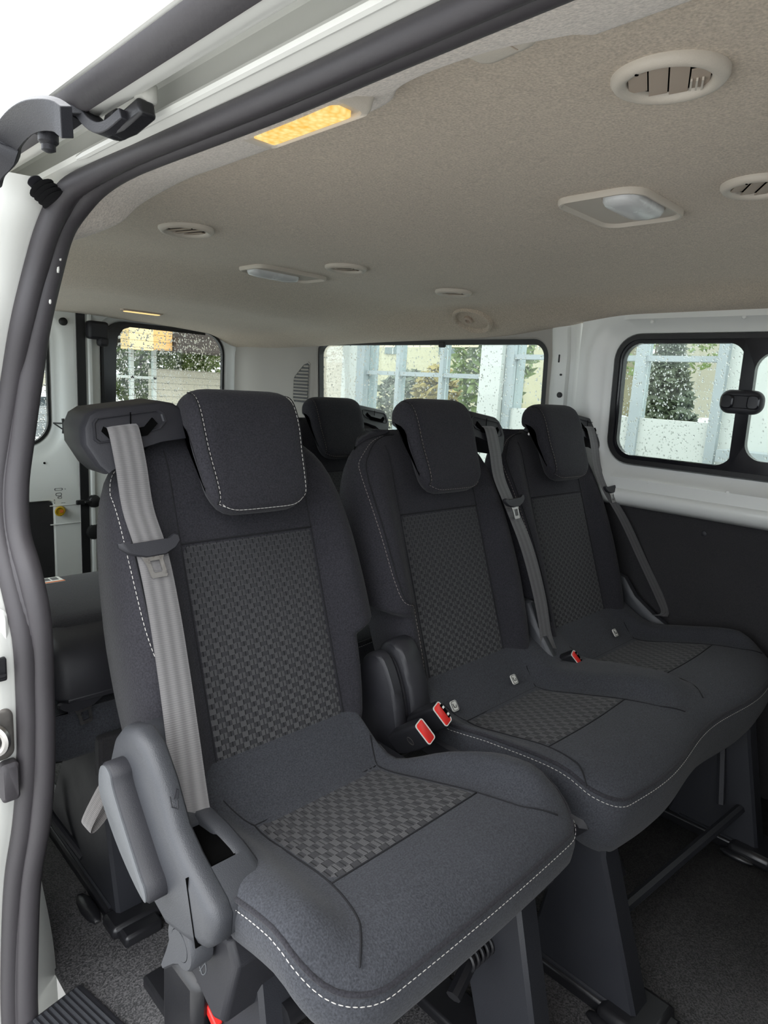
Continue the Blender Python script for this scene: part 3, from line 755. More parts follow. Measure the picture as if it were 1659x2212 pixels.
def backrest(root, S, zmin=.40):
    mb = MB(); mb.loft([S.ring(z) for z in ZS if z >= zmin])
    bk = mb.build('backrest', 'fabric', root, smooth=180)
    mb = MB(); z0, z1 = .452, .797
    def fn(u, v):
        x, z = lerp(-.134, .134, u), lerp(z0, z1, v)
        e = min(u, 1-u, v*1.3, (1-v)*1.3)
        return S.front(x, z, .0024*min(1, e/.03)-.0006)
    mb.grid(fn, 24, 30, lambda u, v: (u*.268, v*(z1-z0)/.94))
    mb.build('woven_insert', 'weave', bk, smooth=180)
    mb = MB()
    for sx in (-.135, .135):
        mb.tube([S.front(sx, z, .0003) for z in [lerp(.44, .965, k/24) for k in range(25)]], .0016, 5)
    mb.tube([S.front(lerp(-.135, .135, k/12), .7985, .0003) for k in range(13)], .0016, 5)
    mb.build('seam', 'seam', bk, smooth=180)
    return bk
def bolster_stitch(bk, S, side, pts, mat, pip=True):
    P = smooth_path([(p[0]*side, p[1], 0) for p in pts], 6)
    Q = [S.front(p.x, p.y, .0012) for p in P]
    stitches(Q, r=.0007).build('stitching', mat, bk, smooth=None)
    if pip:
        Q2 = [S.front(p.x*.965, p.y, .0004) for p in P]
        mb = MB(); mb.tube(Q2, .0014, 5); mb.build('seam', 'seam', bk, smooth=180)
HP = [(.934, .852), (.927, .866), (.932, .890), (.944, .925), (.958, .962), (.972, 1.0), (.983, 1.024), (.996, 1.041), (1.012, 1.049), (1.030, 1.049), (1.045, 1.042), (1.055, 1.026), (1.056, 1.005), (1.050, .988), (1.034, .980), (1.016, .972), (1.003, .945), (.990, .905), (.976, .866), (.966, .850), (.950, .843)]
def headrest(root, S, mat='thread', stitch_sides=(-1,), dz=0., hwid=.112, cxo=0.):
    loop = smooth_path([(p[0], p[1], 0) for p in HP], 3, True); n = len(loop)
    nrm = []
    for i in range(n):
        t = (loop[(i+1) % n]-loop[i-1]).normalized(); nrm.append(Vector((-t.y, t.x, 0)))
    c = sum(loop, Vector())/n
    if (loop[0]+nrm[0]*.01-c).length > (loop[0]-c).length: nrm = [-q for q in nrm]   # inward
    def slice_(a):
        f = abs(a); e = max(0., (f-.70)/.30); ins = .022*(1-math.sqrt(max(0., 1-e*e)))
        out = []
        for p, q in zip(loop, nrm):
            y, z = p.x+q.x*ins, p.y+q.y*ins
            up = max(0., (f-.45)/.55)**2.4; zn = (z-.843)/.206
            z += .030*up*max(0, 1-zn*1.6)-.012*up*max(0, zn*1.6-.6)
            w = hwid*(1-.10*sstep(1.0, .86, z))
            out.append(Vector((S.cx+cxo+a*w, S.oy+y+.006*(f**2)*sstep(.99, .93, z), S.oz+z+dz)))
        return out
    A = [-1, -.992, -.97, -.93, -.87, -.79, -.7, -.55, -.35, -.15, 0, .15, .35, .55, .7, .79, .87, .93, .97, .992, 1]
    mb = MB(); mb.loft([slice_(a) for a in A])
    hd = mb.build('headrest', 'fabric', root, smooth=180)
    for sd in stitch_sides:
        R = slice_(.845*sd); Q = []
        seq = list(range(0, 9*3)) if sd < 0 else list(range(0, 9*3))
        for i in seq: Q.append(R[i]+Vector((sd*.0012, -.0012, .0004)))
        # run along the bottom edge too
        B = []
        for a in [.845*sd+(-.845*sd-.845*sd)*k/14 for k in range(15)]:
            r = slice_(a); B.append(r[1]+Vector((0, -.0012, -.0004)))
        path = Q[::-1]+B[1:]
        stitches(path, r=.0006).build('stitching', mat, hd, smooth=None)
        mb = MB(); mb.tube([p+Vector((sd*.0022, .0006, 0)) for p in Q], .0012, 5); mb.build('seam', 'seam', hd, smooth=180)
    for sx in (-.055, .055):
        mb = MB(); mb.tube([(S.cx+cxo+sx, S.oy+1.040, S.oz+1.0+dz), (S.cx+cxo+sx, S.oy+1.055, S.oz+.955), (S.cx+cxo+sx, S.oy+1.05, S.oz+.93)], .006, 8); mb.build('rod', 'chrome', hd)
        mb = MB(); mb.box((S.cx+cxo+sx, S.oy+1.05, S.oz+.975), (.03, .024, .012)); mb.build('rod_guide', 'plastic', hd, bevel=.003)
    return hd
def guide(root, S, side):
    """moulded belt exit on the outer shoulder of a backrest"""
    poly = [(-.068, .972), (-.100, 1.012), (-.118, 1.024), (-.140, 1.027), (-.235, 1.012), (-.250, 1.003), (-.260, .985), (-.262, .960), (-.246, .928), (-.234, .916), (-.222, .922), (-.195, .950), (-.15, .962)]
    poly = [(a-(.012 if a < -.2 else 0), b) for a, b in poly]
    P = lambda s_, d_, c=(-.18, .98): [Vector((S.cx+side*lerp(c[0], x, s_), S.oy+YB(lerp(c[1], z, s_))+d_, S.oz+lerp(c[1], z, s_))) for x, z in poly]
    mb = MB(); mb.loft([P(.90, -.031), P(.955, -.029), P(.99, -.022), P(1.0, -.012), P(1.0, .05), P(.9, .075)])
    gd = mb.build('belt_guide', 'plastic', root, smooth=32)
    Q = lambda x, z, d_: Vector((S.cx+side*(x-.028), S.oy+YB(z)+d_, S.oz+z))
    bez = [(-.122, 1.013), (-.224, .999), (-.230, .992), (-.232, .968), (-.226, .963), (-.190, .968), (-.125, .984), (-.112, .996), (-.114, 1.008)]
    for nm, sc_, d0, d1, m_ in (('bezel', 1.0, -.029, -.0335, 'plastic'),):
        c = (-.172, .989); mb = MB()
        mb.loft([[Q(lerp(c[0], x, s_), lerp(c[1], z, s_), d_) for x, z in bez] for s_, d_ in ((1.0, d0), (1.0, d1), (.94, d1), (.90, d1+.003))]); bz = mb.build(nm, m_, gd, smooth=40)
    mb = MB(); sl = [(-.135, 1.001), (-.150, .987), (-.200, .978), (-.214, .987), (-.218, .980), (-.205, .966), (-.148, .974), (-.128, .992)]
    mb.loft([[Q(x, z, d_) for x, z in sl] for d_ in (-.030, -.0342)]); mb.build('slot', 'dark', gd)
    mb = MB(); mb.box(Q(-.171, .999, -.0338), (.0016, .001, .020)); mb.build('split_line', 'dark', gd)
    return gd
def ribbon(pts, width, wdirs, mat, name, parent, thick=.0014, step=6):
    P = smooth_path(pts, step); Wd = smooth_path(wdirs, step)
    mb = MB(); acc = 0.; n = len(P); base = 0
    rows = []
    for i in range(n):
        if i: acc += (P[i]-P[i-1]).length
        rows.append((P[i], Wd[i].normalized()*width/2, acc))
    K = 6
    for sgn in (0, 1):
        b = len(mb.v)
        for i, (p, w, a) in enumerate(rows):
            t = (rows[min(n-1, i+1)][0]-rows[max(0, i-1)][0]).normalized(); nn = t.cross(w).normalized()*thick*.5*(1 if sgn else -1)
            for k in range(K+1):
                f = k/K; mb.v.append(p+w*(2*f-1)+nn*(1-abs(2*f-1)**6)); mb.uv[len(mb.v)-1] = (f, a)
        for i in range(n-1):
            for k in range(K):
                q = b+i*(K+1)+k; mb.f.append((q, q+1, q+K+2, q+K+1) if sgn else (q, q+K+1, q+K+2, q+1))
    o = mb.build(name, mat, parent, smooth=180)
    return o, rows
def tongue(parent, p, dirn, wd, nrm, mat_plate='plastic_grey', sc=1.):
    """latch plate: black bow plus steel tongue hanging from it"""
    dirn = Vector(dirn).normalized(); wd = Vector(wd).normalized(); nrm = Vector(nrm).normalized()
    mx = Matrix((wd, dirn, nrm)).transposed().to_4x4(); mx.translation = Vector(p)
    sh = [(-.046, -.006), (-.046, -.013), (-.040, -.015), (-.030, -.010), (.030, -.010), (.040, -.016), (.046, -.013), (.046, -.004), (.036, .006), (.018, .014), (-.012, .014), (-.034, .006)]
    mb = MB(); mb.stack([([(x*sc*.97, y*sc*.97) for x, y in sh], -.003), ([(x*sc, y*sc) for x, y in sh], -.001), ([(x*sc, y*sc) for x, y in sh], .003), ([(x*sc*.94, y*sc*.9) for x, y in sh], .0055)], mx)
    t = mb.build('latch_plate', mat_plate, parent, smooth=40)
    o = [(-.019, .008), (-.0135, .026), (-.0125, .044), (-.0105, .047), (.0105, .047), (.0125, .044), (.0125, .020), (.018, .008)]
    i = [(-.0075, .020), (-.0075, .024), (-.0068, .037), (-.005, .039), (.005, .039), (.0068, .037), (.0068, .022), (.0068, .020)]
    mb = MB(); f = lambda L, d: [mx @ Vector((x*sc, y*sc, d)) for x, y in L]
    mb.loft([f(o, -.0012), f(o, .0012), f(i, .0012), f(i, -.0012), f(o, -.0012)], True, False, False); mb.build('tongue', 'chrome', t, smooth=30)
    return t
def cushion(root, seats, x0, x1, wells, name='cushion', thread='thread', rf=.085, front=.428, oy=0., oz=0., tl=None, tr=None, sk=1.):
    ZC = [(.40, .428), (.435, .443), (.48, .452), (.555, .446), (.65, .424), (.745, .404), (.785, .418), (.83, .450), (.865, .468), (.90, .47)]
    cxm = (x0+x1)/2; yr = .885
    def ztop(x, y):
        z = table(ZC, y)
        dxs = min((abs(x-c) for c in seats)); lim = lerp(.135, .165, sstep(.75, .5, y))
        b = .032*sstep(lim, lim+.06, dxs)*sstep(.43, .52, y)*(1-.55*sstep(.72, .86, y))
        return z+b
    hw = (x1-x0)/2; hd = (yr-front)/2; cy = (yr+front)/2
    out = []
    N = 10
    base = rrect(2*hw, 2*hd, [.03, .03]+(list(rf) if isinstance(rf, tuple) else [rf, rf]), N)
    # densify straight runs
    pts = []
    for k in range(len(base)):
        a, b = base[k], base[(k+1) % len(base)]; L = math.hypot(b[0]-a[0], b[1]-a[1]); m = max(1, int(L/.022))
        for j in range(m): pts.append((lerp(a[0], b[0], j/m), lerp(a[1], b[1], j/m)))
    def bow(x, y):   # slight bow of the front edge
        w = sstep(cy, front, y); dx = (x-cxm)/hw
        return y-.006*w*(1-dx*dx) if len(seats) == 1 else y-.010*w*(math.cos(2*math.pi*(x-seats[0])/(seats[1]-seats[0])))
    O = []
    for p, q in pts:
        x, y = cxm+p, cy+q
        if tl and x < cxm: x += tl[0]*sstep(tl[1], tl[2], y)*min(1., (cxm-x)/hw)
        if tr and x > cxm: x -= tr[0]*sstep(tr[1], tr[2], y)*min(1., (x-cxm)/hw)
        O.append((x, y))
    rings = []
    SS = [0, .12, .24, .36, .48, .58, .66, .73, .79, .84, .88, .915, .945, .968, .985, .995, 1.0]
    ax = [(.0, 1.0)]
    def core(x, y):   # nearest point on the inner spine, so rings shrink without fan distortion
        return (max(x0+hd*.9, min(x1-hd*.9, x)) if hw > hd else cxm, cy if hw > hd else cy)
    for s in SS:
        r = []
        for (x, y) in O:
            qx, qy = core(x, y); px, py = lerp(qx, x, s), lerp(qy, y, s)
            e = max(0., (s-.84)/.16); drop = .016*(1-math.sqrt(max(0., 1-e*e)))
            z = ztop(px, min(py, .882))-drop
            r.append(Vector((px, bow(px, py)+oy, z+oz)))
        rings.append(r)
    def skirt(out, dz):
        r = []
        for (x, y), p in zip(O, rings[len(SS)-1]):
            dx, dy = x-cxm, y-cy; L = math.hypot(dx/hw, dy/hd)
            r.append(Vector((x+dx/hw*out, p.y+dy/hd*out, p.z+dz*(sk if dz < -.03 else 1.))))
        return r
    allr = rings+[skirt(.0035, -.010), skirt(.006, -.025), skirt(.004, -.045), skirt(-.006, -.065), skirt(-.02, -.082), skirt(-.05, -.092)]
    mb = MB(); mb.loft(allr, True, False, True)
    # centre fill: tiny ring at s=0 collapses onto the spine
    cu = mb.build(name, 'fabric_lit', root, smooth=180)
    edge = [p+Vector((0, 0, .0012)) for p in rings[len(SS)-1]]
    # keep the rear out
    E_ = [p for p in edge if p.y < oy+.80]
    i0 = next(i for i in range(len(edge)) if edge[i].y >= oy+.80 and edge[(i+1) % len(edge)].y < oy+.80)
    path = []
    j = (i0+1) % len(edge)
    while edge[j].y < oy+.80: path.append(edge[j]); j = (j+1) % len(edge)
    mb = MB(); mb.tube(path, .0035, 8); mb.build('piping', 'fabric', cu, smooth=180)
    low = [p+Vector(((p.x-cxm)/hw*.0052, (p.y-oy-cy)/hd*.0052, -.0085)) for p in path]
    stitches(low, r=.0006).build('stitching', thread, cu, smooth=None)
    for c in seats:
        mb = MB(); ya, yb_ = .752, .552
        def fn(u, v):
            y = lerp(ya, yb_, v); w = lerp(.128, .150, v); x = c+lerp(-w, w, u)
            e = min(u, 1-u, v, 1-v)
            return Vector((x, bow(x, y)+oy, ztop(x, y)+oz-.0006+.0024*min(1, e/.03)))
        mb.grid(fn, 20, 16, lambda u, v: (u*.29, .02+(1-v)*.2*.55))
        mb.build('woven_insert', 'weave', cu, smooth=180)
        mb = MB()
        def P(x, y): return Vector((c+x, bow(c+x, y)+oy, ztop(c+x, y)+oz+.0004))
        mb.tube([P(lerp(-.151, .151, k/14), .551) for k in range(15)], .0014, 5)
        mb.tube([P(lerp(-.129, .129, k/14), .753) for k in range(15)], .0014, 5)
        for sx in (-1, 1):
            Q = [(.129, .753), (.140, .65), (.151, .551), (.165, .49), (.180, .465), (.205, .438)]
            mb.tube([P(p.x*sx, p.y) for p in smooth_path([(a, b, 0) for a, b in Q], 5)], .0014, 5)
            mb.tube([P(sx*lerp(.129, .155, k/6), lerp(.753, .80, k/6)) for k in range(7)], .0014, 5)
        mb.build('seam', 'seam', cu, smooth=180)
    return cu, ztop, bow

# ------------------------------------------------------------------ single seat in front
CX1 = -.453
s1 = thing('single_seat', 'charcoal cloth single seat nearest the open door, grey belt on its left', 'seat', (CX1, .66, 0), 'second row van seats')
S1 = Seat(CX1, notch=(False, True))
bk = backrest(s1, S1)
bolster_stitch(bk, S1, 1, [(-.085, .966), (-.13, .962), (-.17, .945), (-.205, .915), (-.222, .885), (-.2275, .82), (-.2275, .744), (-.224, .68), (-.214, .632), (-.196, .610), (-.175, .604)], 'thread')
headrest(s1, S1, 'thread', (-1, 1))
guide(s1, S1, 1)
cu, zt, bw = cushion(s1, [CX1], CX1-.260, CX1+.255, None, rf=(.085, .055), front=.416, tl=(.075, .60, .80), tr=(.09, .55, .76))
# belt down the left bolster
W = Vector((1, -.12, 0))
pts = [Vector((CX1-.214, YB(.990)-.028, .990)), Vector((CX1-.214, YB(.980)-.0385, .980)), Vector((CX1-.2115, YB(.93)-.038, .93)), S1.front(-.208, .86, .018), S1.front(-.204, .80, .017), S1.front(-.203, .72, .016), S1.front(-.207, .63, .022), Vector((-.671, .808, .555)), Vector((-.683, .765, .492)), Vector((-.691, .735, .455)), Vector((-.698, .715, .43)), Vector((-.700, .705, .405))]
wd = [(1, -.03, .1), (1, -.03, .1), (1, -.05, .05), (1, -.08, 0), (1, -.10, 0), (1, -.10, 0), (1, -.12, 0), (1, -.15, 0), (1, -.35, 0), (.75, -.75, .1), (.5, -1.0, .3), (.55, -.95, .3)]
blt, rows = ribbon(pts, .048, wd, 'webbing', 'seat_belt', s1)
tp = S1.front(-.207, .806, .024)
tongue(blt, tp, (.12, -.38, -.92), (1, -.1, .06), (.1, -.92, .38), 'plastic', 1.0)
# dark bow and steel ring at the lower anchor
mb = MB(); mb.tube(smooth_path([(-.683, .700, .415), (-.676, .690, .43), (-.684, .682, .415), (-.694, .690, .395), (-.690, .702, .402)], 5, True), .0035, 8, closed=True); mb.build('anchor_ring', 'steel', blt)
mb = MB(); mb.box((-.676, .726, .447), (.004, .045, .05), Matrix.Rotation(.5, 3, 'Z')); lb = mb.build('belt_label', 'plastic', blt, bevel=.002)
# plastic side cover
prof = [(.880, .520), (.862, .562), (.835, .590), (.795, .602), (.760, .592), (.725, .556), (.692, .508), (.660, .487), (.600, .460), (.588, .448), (.590, .415), (.605, .398), (.650, .378), (.705, .362), (.760, .378), (.840, .420), (.882, .470)]
mxX = Matrix(((0, 0, 1, 0), (1, 0, 0, 0), (0, 1, 0, 0), (0, 0, 0, 1)))     # (a, b, d) -> (x=d, y=a, z=b)
def inset(poly, d):
    n = len(poly); out = []
    A = sum(poly[i][0]*poly[(i+1) % n][1]-poly[(i+1) % n][0]*poly[i][1] for i in range(n))
    sg = 1 if A > 0 else -1
    for i in range(n):
        a, b, c = Vector(poly[i-1]), Vector(poly[i]), Vector(poly[(i+1) % n])
        t1, t2 = (b-a).normalized(), (c-b).normalized()
        nn = Vector((-t1.y-t2.y, t1.x+t2.x))*sg
        if nn.length > 1e-6: nn.normalize()
        k = max(.55, math.sqrt(max(.01, (1+t1.dot(t2))/2)))
        out.append((b.x+nn.x*d/k, b.y+nn.y*d/k))
    return out
mb = MB(); mb.stack([(inset(prof, .016), -.752), (inset(prof, .007), -.749), (inset(prof, .0022), -.745), (prof, -.738), (prof, -.724), (inset(prof, .004), -.720)], mxX)
sc = mb.build('side_cover', 'plastic_grey', s1, smooth=50, label='mid grey moulded side cover')
mb = MB()   # set-back inner half of the cover that the belt runs over
ih = [(.882, .52), (.865, .560), (.848, .578), (.828, .572), (.812, .540), (.788, .502), (.765, .480), (.735, .470), (.735, .40), (.88, .44)]
mb.stack([(ih, -.725), (ih, -.676), (inset(ih, .006), -.670)], mxX); mb.build('inner_half', 'plastic_grey', sc, smooth=50)
mb = MB()   # solid black block, its colour standing for shade inside the belt pocket
pk = [(.705, .470), (.692, .474), (.660, .472), (.634, .466), (.632, .445), (.66, .42), (.76, .42), (.77, .46)]
mb.stack([(pk, -.7245), (pk, -.6835)], mxX); mb.build('belt_pocket', 'dark', sc)
mb = MB()   # nose joining the outer cover to the inner wall in front of the pocket
ns = [(.640, .477), (.600, .4595), (.589, .447), (.591, .416), (.606, .400), (.642, .385)]
mb.stack([(ns, -.722), (ns, -.675), (inset(ns, .004), -.668)], mxX); mb.build('arm_nose', 'plastic_grey', sc, smooth=50)
mb = MB()   # inner wall beside the cushion
iw = [(.790, .462), (.745, .478), (.700, .477), (.660, .472), (.602, .456), (.592, .445), (.60, .41), (.70, .40), (.79, .43)]
mb.stack([(inset(iw, .004), -.686), (iw, -.682), (iw, -.664), (inset(iw, .006), -.658)], mxX); mb.build('inner_wall', 'plastic_grey', sc, smooth=50)
mb = MB(); mb.box((-.7185, .634, .433), (.0690, .0012, .084), Matrix.Rotation(-.30, 3, 'X')); mb.build('split_line', 'dark', sc)
# embossed reclining mark on the cover
mb = MB()
slp = lambda u, v: Vector((-.733+u, .7085-.033*v*.55+.0005, .533-.048*v*.55+.0008))
for pth in ([slp(-.006, -.30), slp(-.007, .10), slp(.000, .25), slp(.002, -.05)], [slp(-.001, -.15), slp(.005, -.50), slp(.007, -.42), slp(.003, -.1)]):
    mb.tube(pth, .0009, 5)
mb.build('recline_mark', 'plastic', sc)
# recliner lever (teardrop paddle)
pl = [(.842, .520), (.834, .545), (.815, .554), (.797, .546), (.786, .525), (.718, .455), (.700, .440), (.694, .424), (.703, .416), (.740, .428), (.788, .455), (.834, .495)]
pl = [(p.x, p.y) for p in smooth_path([(a, b, 0) for a, b in pl], 3, True)]
mb = MB(); mb.stack([(inset(pl, .004), -.779), (pl, -.775), (pl, -.742), (inset(pl, .004), -.738)], mxX); lv = mb.build('recliner_lever', 'plastic', s1, smooth=50)
mb = MB(); mb.stack([(inset(pl, .007), -.7815), (inset(pl, .003), -.780), (inset(pl, .003), -.777)], mxX); mb.build('lever_cap', 'lever_grey', lv, smooth=50)
# pull strap hanging behind the lever
ribbon([(-.752, .865, .50), (-.765, .885, .455), (-.772, .905, .415), (-.770, .915, .398), (-.762, .912, .402), (-.752, .895, .430), (-.744, .875, .470)], .022, [(.3, -.8, -.5)]*7, 'strap', 'pull_strap', s1)
# round tilt lever under the cover
tl = MB(); mx = axes((-.728, .690, .338), (0, 1, 0), (0, 0, 1), (-1, 0, 0))
tl.lathe([(.034, -.02), (.034, .006), (.031, .010), (.0215, .010), (.021, .008), (.0205, .0105), (.003, .0105)], mx, 28)
tv = tl.build('tilt_lever', 'plastic_grey', s1, smooth=40)
mb = MB(); lvp = [(.724, .330), (.735, .30), (.752, .262), (.744, .256), (.712, .288), (.690, .304), (.670, .312), (.69, .35)]
mb.stack([(inset(lvp, .003), -.735), (lvp, -.731), (lvp, -.712)], mxX); mb.build('tilt_paddle', 'plastic_grey', tv, smooth=40)
# lower box with printed mark and outer leg
lb_ = [(.79, .345), (.63, .365), (.612, .335), (.640, .228), (.665, .215), (.76, .262), (.80, .30)]
mb = MB(); mb.stack([(inset(lb_, .006), -.702), (lb_, -.696), (lb_, -.60)], mxX); bx_ = mb.build('lower_shroud', 'plastic', s1, smooth=40, bevel=.003)
mb = MB(); mb.tube(smooth_path([(-.7025, .700, .285), (-.7025, .688, .292), (-.7025, .683, .280), (-.7025, .692, .268), (-.7025, .700, .276)], 4, True), .001, 5, closed=True); mb.tube([(-.7025, .70, .268), (-.7025, .684, .294)], .001, 5); mb.build('pictogram', 'lever_grey', bx_)
def leg(root, x, poly, w=.03, mat='bracket', name='leg', flange=True):
    mb = MB(); mb.stack([(inset(poly, .006), x-w/2), (poly, x-w/2+.006), (poly, x+w/2-.006), (inset(poly, .006), x+w/2)], mxX)
    L = mb.build(name, mat, root, smooth=40)
    if flange:
        # raised rib along the two lower edges
        c = inset(poly, .03)
        mb = MB(); mb.tube([(x-w/2-.001, a, b) for a, b in c[1:4]], .004, 6); mb.build('rib', mat, L)
    return L
leg(s1, -.625, [(.80, .30), (.86, .03), (.85, .0), (.60, .0), (.585, .03), (.63, .26), (.66, .31)], .055)
leg(s1, -.285, [(.60, .34), (.49, .0), (.385, .0), (.378, .03), (.455, .33), (.48, .345)], .05)
for x in (-.625, -.285):
    mb = MB(); mb.box((x, .66, .012), (.075, .62, .024)); rl = mb.build('floor_rail', 'frame_black', s1, bevel=.006)
    mb = MB(); mb.box((x, .375 if x > -.4 else .60, .016), (.11, .09, .03)); mb.build('rail_foot', 'frame_black', rl, bevel=.012)
mb = MB(); pan = [(.86, .385), (.44, .375), (.428, .358), (.436, .322), (.50, .305), (.86, .325)]
mb.stack([(inset(pan, .01), CX1-.20), (pan, CX1-.19), (pan, CX1+.215), (inset(pan, .01), CX1+.225)], mxX); mb.build('seat_pan', 'plastic', s1, smooth=40)
mb = MB(); mb.tube([(-.62, .62, .20), (-.29, .62, .20)], .02, 10); mb.build('cross_tube', 'frame_black', s1)
mb = MB()
for k in range(5): mb.tube(smooth_path([(-.36+.012*k, .50+.015*math.cos(a), .21+.015*math.sin(a)) for a in [i*math.pi/4 for i in range(8)]], 2, True), .0035, 6, closed=True)
mb.build('spring', 'frame_black', s1)
mb = MB(); mb.tube([(-.40, .49, .18), (-.35, .50, .20), (-.30, .52, .215)], .012, 8); mb.build('release_cable', 'frame_black', s1)
mb = MB(); mb.box((-.660, .735, .136), (.012, .035, .014), Matrix.Rotation(.5, 3, 'X')); mb.build('release_tab', 'red', s1, bevel=.002)
mb = MB(); mb.box((-.672, .795, .115), (.03, .11, .16)); mb.build('latch_block', 'frame_black', s1, bevel=.02)
# right hand recliner plate of the single seat
rp = [(.93, .47), (.915, .525), (.885, .55), (.855, .54), (.825, .49), (.805, .43), (.80, .36), (.92, .36)]
rp = [(p.x, p.y) for p in smooth_path([(a, b, 0) for a, b in rp], 3, True)]
mb = MB(); mb.stack([(inset(rp, .006), -.222), (rp, -.216), (rp, -.196), (inset(rp, .004), -.192)], mxX); mb.build('recliner_plate', 'plastic', s1, smooth=45)

# ------------------------------------------------------------------ double seat
CX2, CX3 = .063, .573
s2 = thing('double_seat', 'charcoal cloth double seat with two headrests beside the far wall', 'seat', (.318, .66, 0), 'second row van seats')
S2 = Seat(CX2, notch=(True, False)); S3 = Seat(CX3, notch=(False, False))
bk2 = backrest(s2, S2); bk3 = backrest(s2, S3)
bolster_stitch(bk2, S2, 1, [(-.09, .966), (-.13, .962), (-.17, .945), (-.203, .915), (-.217, .88), (-.2215, .82), (-.220, .744), (-.216, .68), (-.205, .640), (-.175, .626), (-.163, .608), (-.160, .57), (-.160, .50), (-.162, .45)], 'thread_dim')
bolster_stitch(bk3, S3, 1, [(-.09, .966), (-.13, .962), (-.17, .945), (-.203, .915), (-.217, .88), (-.2215, .82), (-.220, .744), (-.216, .68), (-.212, .60), (-.208, .50)], 'thread_dim')
headrest(s2, S2, 'thread_dim', (-1,)); headrest(s2, S3, 'thread_dim', (-1,))
guide(s2, S2, -1); guide(s2, S3, -1)
cushion(s2, [CX2, CX3], -.125, CX3+.247, None, thread='thread', rf=(.055, .075), front=.402, sk=1.45)
# belts on the right shoulder
def belt_r(S, low, tz, sc_=.93):
    pts = [Vector((S.cx+.203, YB(.990)-.028, .990)), Vector((S.cx+.204, YB(.980)-.0385, .980)), Vector((S.cx+.206, YB(.93)-.038, .93)), S.front(.213, .86, .022), S.front(.222, .80, .022)]+low
    wd = [(1, .03, 0)]*5+[(1, -.05, 0)]*(len(low)-1)+[(.6, -.8, 0)]
    b, r = ribbon(pts, .050, wd, 'webbing_dark', 'seat_belt', s2)
    tongue(b, S.front(.216, tz, .036), (.12, -.25, -.95), (1, 0, .06), (.05, -.95, .25), 'plastic', .9)
    return b
belt_r(S2, [Vector((.300, .885, .70)), Vector((.318, .845, .58)), Vector((.320, .815, .48)), Vector((.325, .80, .42))], .80)
b3 = belt_r(S3, [Vector((.815, .878, .715)), Vector((.838, .815, .60)), Vector((.850, .755, .50)), Vector((.848, .735, .462)), Vector((.835, .745, .448))], .80)
# plastic trim strip and recliner plates between the backs
rp2 = [(a+.0, b+.015) for a, b in rp]
mb = MB(); mb.stack([(inset(rp2, .008), -.176), (rp2, -.168), (rp2, -.128), (inset(rp2, .004), -.122)], mxX); mb.build('recliner_cover', 'plastic', s2, smooth=45)
rp3 = [(lerp(.87, a, .8)-.0, lerp(.45, b, .85)) for a, b in rp]
mb = MB(); mb.stack([(inset(rp3, .006), -.184), (rp3, -.180), (rp3, -.17)], mxX); mb.build('recliner_ring', 'plastic', s2, smooth=45)
st = [(.93, .50), (.90, .56), (.86, .56), (.83, .50), (.78, .44), (.72, .425), (.72, .38), (.93, .38)]
mb = MB(); mb.stack([(inset(st, .006), .300), (st, .306), (st, .322), (inset(st, .006), .328)], mxX); mb.build('recliner_cover', 'plastic_grey', s2, smooth=45)
st = [(.93, .50), (.90, .55), (.86, .54), (.82, .49), (.76, .45), (.72, .43), (.72, .38), (.93, .38)]
mb = MB(); mb.stack([(inset(st, .006), .822), (st, .826), (st, .846), (inset(st, .006), .850)], mxX); mb.build('recliner_cover', 'plastic_grey', s2, smooth=45)
